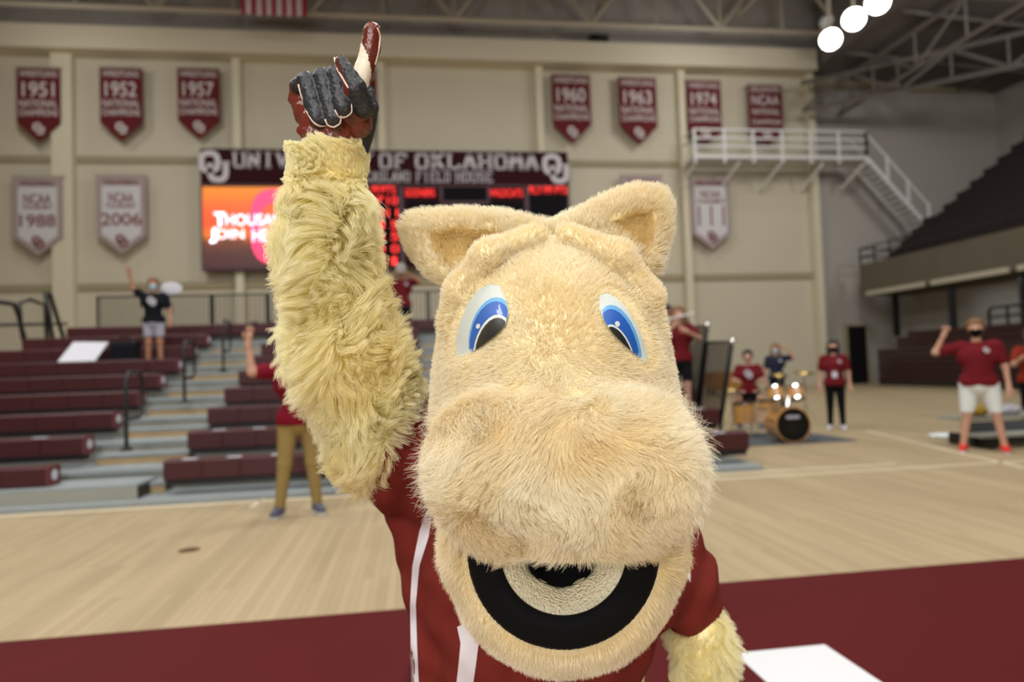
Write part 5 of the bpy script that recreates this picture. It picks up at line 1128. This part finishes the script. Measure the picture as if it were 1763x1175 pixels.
# ---- body: torso, arms, legs as one mesh
g = w2cam(np.array([[ROOT[0]-0.16, ROOT[1]-0.02, 0.10], [ROOT[0]+0.16, ROOT[1]-0.02, 0.10], [ROOT[0]-0.17, ROOT[1]-0.14, 0.05], [ROOT[0]+0.17, ROOT[1]-0.14, 0.05], [ROOT[0]-0.13, ROOT[1], 0.5], [ROOT[0]+0.13, ROOT[1], 0.5], [ROOT[0], ROOT[1], 0.86]]))
hips = g[6]; chest = pc(940, 935, 1.42)
armL = [cp((735, 800, 1.42), (658, 748, 1.31), .078, .076), cp((658, 748, 1.31), (592, 600, 1.22), .078, .068), cp((588, 600, 1.22), (565, 430, 1.16), .068, .053), cp((565, 430, 1.16), (567, 275, 1.10), .053, .045)]
armR = [cp((1115, 890, 1.42), (1172, 1000, 1.42), .070, .055), cp((1172, 1000, 1.42), (1208, 1110, 1.40), .048, .040), cp((1208, 1110, 1.40), (1216, 1330, 1.34), .040, .036)]
handR = (armR[-1][1], armR[-1][1]+np.array([0, -0.10, -0.02]), .04, .035)
torso = [(pc(800, 830, 1.44), pc(1080, 850, 1.44), .085, .085), (chest+np.array([-.08, 0, 0]), chest+np.array([.09, 0, 0]), .145, .145), (chest, hips, .16, .15), (hips+np.array([-.08, 0, 0]), hips+np.array([.08, 0, 0]), .13, .13), (pc(945, 850, 1.44), pc(950, 640, 1.30), .08, .09)]
legs_ = [(hips+np.array([-.1, -.02, 0]), g[4], .10, .075), (g[4], g[0], .075, .055), (g[0], g[2], .05, .045), (hips+np.array([.1, -.02, 0]), g[5], .10, .075), (g[5], g[1], .075, .055), (g[1], g[3], .05, .045)]
allc = torso+armL+armR+[handR]+legs_; bf_ = union_fn(allc, 0.035); V, Q = surface_net(bf_, *bounds(allc, 0.03), 0.015)
body = cc_mesh('body', V, Q, M['hide'], mascot)
# ---- jersey
def folds(P): return 0.004*np.sin(P[:, 0]*85+8*np.sin(P[:, 1]*7))*np.clip(-P[:, 1]*4+0.2, 0, 1)+0.003*np.sin(P[:, 0]*40+P[:, 1]*60)
slL = [cp((740, 815, 1.42), (672, 765, 1.34), .105, .115)]; slR = [cp((1110, 890, 1.42), (1172, 990, 1.42), .078, .062), cp((1172, 990, 1.42), (1186, 1040, 1.41), .062, .056)]
jc = torso[:3]+slL+slR+[(chest+np.array([-.11, -.06, 0]), hips+np.array([-.09, 0, 0]), .155, .145), (chest+np.array([.11, -.06, 0]), hips+np.array([.07, 0, 0]), .15, .145), cp((1130, 1020, 1.36), (1148, 1020, 1.37), .06, .05), cp((722, 905, 1.42), (758, 1080, 1.42), .052, .052), cp((758, 1080, 1.42), (765, 1330, 1.42), .052, .05)]
A0, A1 = pc(716, 668, 1.36), pc(646, 852, 1.36); nrm = np.array([-(A1-A0)[1], (A1-A0)[0], 0]); nrm /= np.linalg.norm(nrm)
if nrm[0] > 0: nrm = -nrm
B0, B1 = pc(1185, 1085, 1.4), pc(1245, 1055, 1.4); nb = np.array([(B1-B0)[1], -(B1-B0)[0], 0]); nb /= np.linalg.norm(nb)
if nb[1] > 0: nb = -nb
def jer_sd(P):
    d = union_fn(jc, 0.03, 0.008)(P)+folds(P)
    armcut = (P-A0)@nrm; d = smax(d, armcut, 0.006)
    rc = (P-B0)@nb; rs = np.where(P[:, 0] > pc(1180, 1080, 1.4)[0]-0.0, rc, -1.0); d = np.maximum(d, np.where(P[:, 0] > pc(1183, 1080, 1.4)[0], rc, -1))
    return np.maximum(d, hips[1]-0.14-P[:, 1])
V, Q = surface_net(jer_sd, *bounds(jc, 0.04), 0.0085); jersey = cc_mesh('jersey', V, Q, M['jersey'], mascot)
def strip(name, left, right, sd, mt, parent, off=0.002, n=60):
    """patch conforming to the cloth between two pixel polylines"""
    def res(pl):
        pl = np.array(pl, float); s_ = np.r_[0, np.cumsum(np.linalg.norm(np.diff(pl, axis=0), axis=1))]; u = np.linspace(0, s_[-1], n); return np.stack([np.interp(u, s_, pl[:, 0]), np.interp(u, s_, pl[:, 1])], 1)
    a, b = res(left), res(right); k_ = 5; g_ = np.stack([a+(b-a)*f for f in np.linspace(0, 1, k_)], 1).reshape(-1, 2); d = march(sd, g_[:, 0], g_[:, 1], 0.9, 90)-off
    W = np.stack([(g_[:, 0]-CX)/F*d, (CY-g_[:, 1])/F*d, d], 1); fs = [(i*k_+j, i*k_+j+1, (i+1)*k_+j+1, (i+1)*k_+j) for i in range(n-1) for j in range(k_-1)]
    return cc_mesh(name, W, fs, mt, parent)
M['tape'] = mat('white_jersey_trim', lin(222, 216, 224), 0.8)
s1 = strip('side_stripe', [(734, 880), (722, 915), (710, 975), (706, 1040), (707, 1110), (710, 1176), (713, 1230)], [(745, 880), (738, 925), (722, 975), (716, 1040), (718, 1110), (721, 1176), (723, 1230)], jer_sd, M['tape'], jersey); s1['label'] = 'white side stripe'
s2 = strip('number_edge', [(787, 1080), (793, 1108), (789, 1150), (786, 1176), (786, 1230)], [(830, 1060), (825, 1100), (820, 1140), (815, 1176), (813, 1230)], jer_sd, M['tape'], jersey); s2['label'] = 'white edge of the printed number'
s3 = strip('number_edge', [(1136, 1046), (1137, 1062)], [(1147, 1030), (1149, 1060)], jer_sd, M['tape'], jersey)
s4 = strip('chest_mark', [(1176, 970), (1180, 985), (1188, 1003)], [(1182, 972), (1188, 988), (1189, 1002)], jer_sd, M['tape'], jersey)

# ---- shaggy arm fur, cuffs
def arm_fur(caps, sd, n, keepf, down, nm, length=0.048, extra=None):
    lo_, hi_ = bounds(caps, 0.02); V, Q = surface_net(union_fn(caps, 0.03), lo_, hi_, 0.010); P = sample(V, Q, n); N = grad_n(union_fn(caps, 0.03), P, 0.004)
    k_ = keepf(P); P, N = P[k_], N[k_]; px, py = topx(P)
    D = N*0.55+down(P, px, py)*0.75+wav(P, 31, 16)*0.28+wav(P, 32, 45)*0.22+RNG.normal(size=P.shape)*0.06
    tone = np.clip(0.3+0.5*wav(P, 33, 30)[:, 0], 0, 1)*0.45
    return fur(nm, P, N, length*(0.85+0.3*RNG.random(len(P))), D, M['fur_long'], body, 7, clump=0.78, cfrac=0.05, curl=0.22, rad=0.00036, seed=5, tone=tone)
fL = [armL[0], armL[1], armL[2], armL[3]]
def dn(P, px, py):
    cx_ = np.interp(py, [250, 430, 600, 745, 850], [566, 566, 590, 625, 650]); o = (px-cx_)/80; up_ = ((px > 600) & (py > 480)).astype(float)
    return np.stack([o*0.5+0.1*up_, -0.9+1.2*up_*np.clip((px-610)/60, 0, 1), -0.1*np.ones_like(px)], 1)
arm_fur(fL, None, 80000, lambda P: ((P-A0)@nrm > -0.012) & (P[:, 1] < pc(566, 306, 1.1)[1]), dn, 'arm_fur')
arm_fur([armR[1], armR[2]], None, 26000, lambda P: ((P-B0)@nb > -0.01), lambda P, px, py: np.stack([(px-1215)/120, -0.9*np.ones_like(px), -0.1*np.ones_like(px)], 1), 'arm_fur', 0.035)
cfc = [cp((566, 322, 1.105), (567, 262, 1.10), .056, .058)]; cff = union_fn(cfc, 0.01); P = None
V, Q = surface_net(lambda P: np.maximum(cff(P), np.maximum(P[:, 1]-pc(566, 262, 1.1)[1], pc(566, 318, 1.1)[1]-P[:, 1])), *bounds(cfc, 0.02), 0.007)
cuff = cc_mesh('cuff', V, Q, M['hide'], mascot); cuff['label'] = 'furry wrist cuff'
P = sample(V, Q, 26000); N = grad_n(cff, P); px, py = topx(P)
D = N*0.45+np.stack([0*px, np.where(py < 305, 0.5, -0.5), -0.1+0*px], 1)+wav(P, 41, 40)*0.3+wav(P, 42, 90)*0.2+RNG.normal(size=P.shape)*0.06
fur('fur', P, N, np.full(len(P), 0.019), D, M['fur_long'], cuff, 6, clump=0.75, cfrac=0.04, curl=0.14, rad=0.00036, seed=6, tone=np.clip(wav(P, 43, 30)[:, 0], 0, 1)*0.6)

# ---- glove: maroon and black leather fist with the index finger raised
d0 = 1.085
gl = [  # (capsule, material index): 0 maroon, 1 black, 2 cream
 (cp((575, 262, 1.10), (585, 225, 1.09), .040, .036), 0), (cp((548, 218, 1.09), (606, 208, 1.09), .030, .032), 0), (cp((535, 196, 1.10), (600, 178, 1.10), .026, .030), 0), (cp((530, 235, 1.085), (520, 225, 1.08), .010, .009), 0), (cp((552, 240, 1.075), (530, 228, 1.07), .016, .010), 0),
 (cp((608, 200, 1.075), (612, 168, 1.085), .020, .018), 0),
 (cp((632, 185, 1.11), (612, 262, 1.11), .019, .022), 1), (cp((637, 188, 1.10), (630, 160, 1.105), .012, .014), 1),
 (cp((612, 168, 1.10), (628, 118, 1.095), .0165, .0155), 2), (cp((628, 118, 1.095), (638, 84, 1.09), .0150, .0155), 0), (cp((638, 84, 1.09), (641, 54, 1.085), .0155, .0142), 0),
 (cp((514, 146, 1.105), (508, 172, 1.11), .011, .011), 0), (cp((516, 176, 1.105), (524, 200, 1.105), .014, .015), 0)]
fing = [[(525, 196, 1.12), (516, 150, 1.10), (528, 141, 1.072), (549, 205, 1.052)], [(552, 186, 1.12), (545, 143, 1.10), (556, 134, 1.070), (574, 206, 1.048)], [(578, 180, 1.12), (572, 138, 1.10), (580, 130, 1.066), (592, 188, 1.044)]]
for i, f in enumerate(fing):
    rr = (.0145, .0155, .0150, .0135)
    gl.append((cp(f[0], f[1], rr[0], rr[1]), 0))
    for a in range(1, 3): gl.append((cp(f[a], f[a+1], rr[a]-0.0005*i, rr[a+1]+(0.001 if i == 2 else 0)), 1))
thumb = [(625, 182, 1.06), (612, 152, 1.04), (588, 106, 1.035)]
gl += [(cp(thumb[0], thumb[1], .018, .0165), 1), (cp(thumb[1], thumb[2], .0165, .0095), 1)]
caps = [c for c, _ in gl]
gsd = union_fn(caps, 0.0035); wr_ = lambda P: gsd(P)+0.0006*np.sin(P[:, 0]*500+P[:, 1]*300)*np.sin(P[:, 1]*420)+0.0010*wav(P, 51, 130)[:, 0]*(P[:, 1] < pc(0, 190, 1.1)[1])
V, Q = surface_net(wr_, *bounds(caps, 0.01), 0.0026)
cen = V[Q].mean(1); dist = np.stack([sd_caps(cen, *c) for c in caps], 1); lab = np.array([m_ for _, m_ in gl])[dist.argmin(1)]
Nf = grad_n(gsd, cen); px, py = topx(cen)
lab[(np.isin(dist.argmin(1), [8, 9, 10])) & (Nf[:, 2] > 0.1)] = 1                        # back of the index finger
tri = in_poly(px, py, [(607, 118), (622, 72), (634, 96), (640, 128), (634, 152), (606, 178), (596, 140)]); lab[(np.isin(dist.argmin(1), [8, 9])) & (Nf[:, 2] <= 0.25)] = 0; lab[tri & np.isin(dist.argmin(1), [8, 9, 10]) & (Nf[:, 2] <= 0.3)] = 2
th_i = len(gl)-1; lab[(np.isin(dist.argmin(1), [th_i, th_i-1])) & (Nf[:, 0] < -0.45)] = 0
glove = cc_mesh('glove', V, Q, [M['glove_red'], M['glove_black'], M['glove_cream']], mascot, fmat=lab); glove['label'] = 'maroon and black leather glove, index finger raised'
def pipe(pts, r=0.0016):
    """piping laid on the leather, following pixel points on its surface"""
    pl = np.array(pts, float); s_ = np.r_[0, np.cumsum(np.linalg.norm(np.diff(pl, axis=0), axis=1))]; u = np.linspace(0, s_[-1], 26); a = np.stack([np.interp(u, s_, pl[:, 0]), np.interp(u, s_, pl[:, 1])], 1)
    d = march(gsd, a[:, 0], a[:, 1], 0.9, 80); d = np.minimum(d, 1.13); W = np.stack([(a[:, 0]-CX)/F*d, (CY-a[:, 1])/F*d, d-0.0004], 1); W = cam2w(W)
    for _ in range(3): W[1:-1] = (W[:-2]+W[1:-1]*2+W[2:])/4
    MB().tube(list(W), r, 6).build('piping', M['piping'], glove, smooth=True)
pipe([(514, 146), (519, 165), (527, 190), (540, 212), (552, 219), (562, 216)]); pipe([(560, 206), (564, 216), (575, 220), (586, 213), (588, 200)]); pipe([(577, 190), (584, 203), (596, 202), (606, 194), (605, 180)]); pipe([(650, 48), (655, 62), (652, 90), (646, 112)]); pipe([(576, 100), (580, 118), (590, 135), (600, 152)])
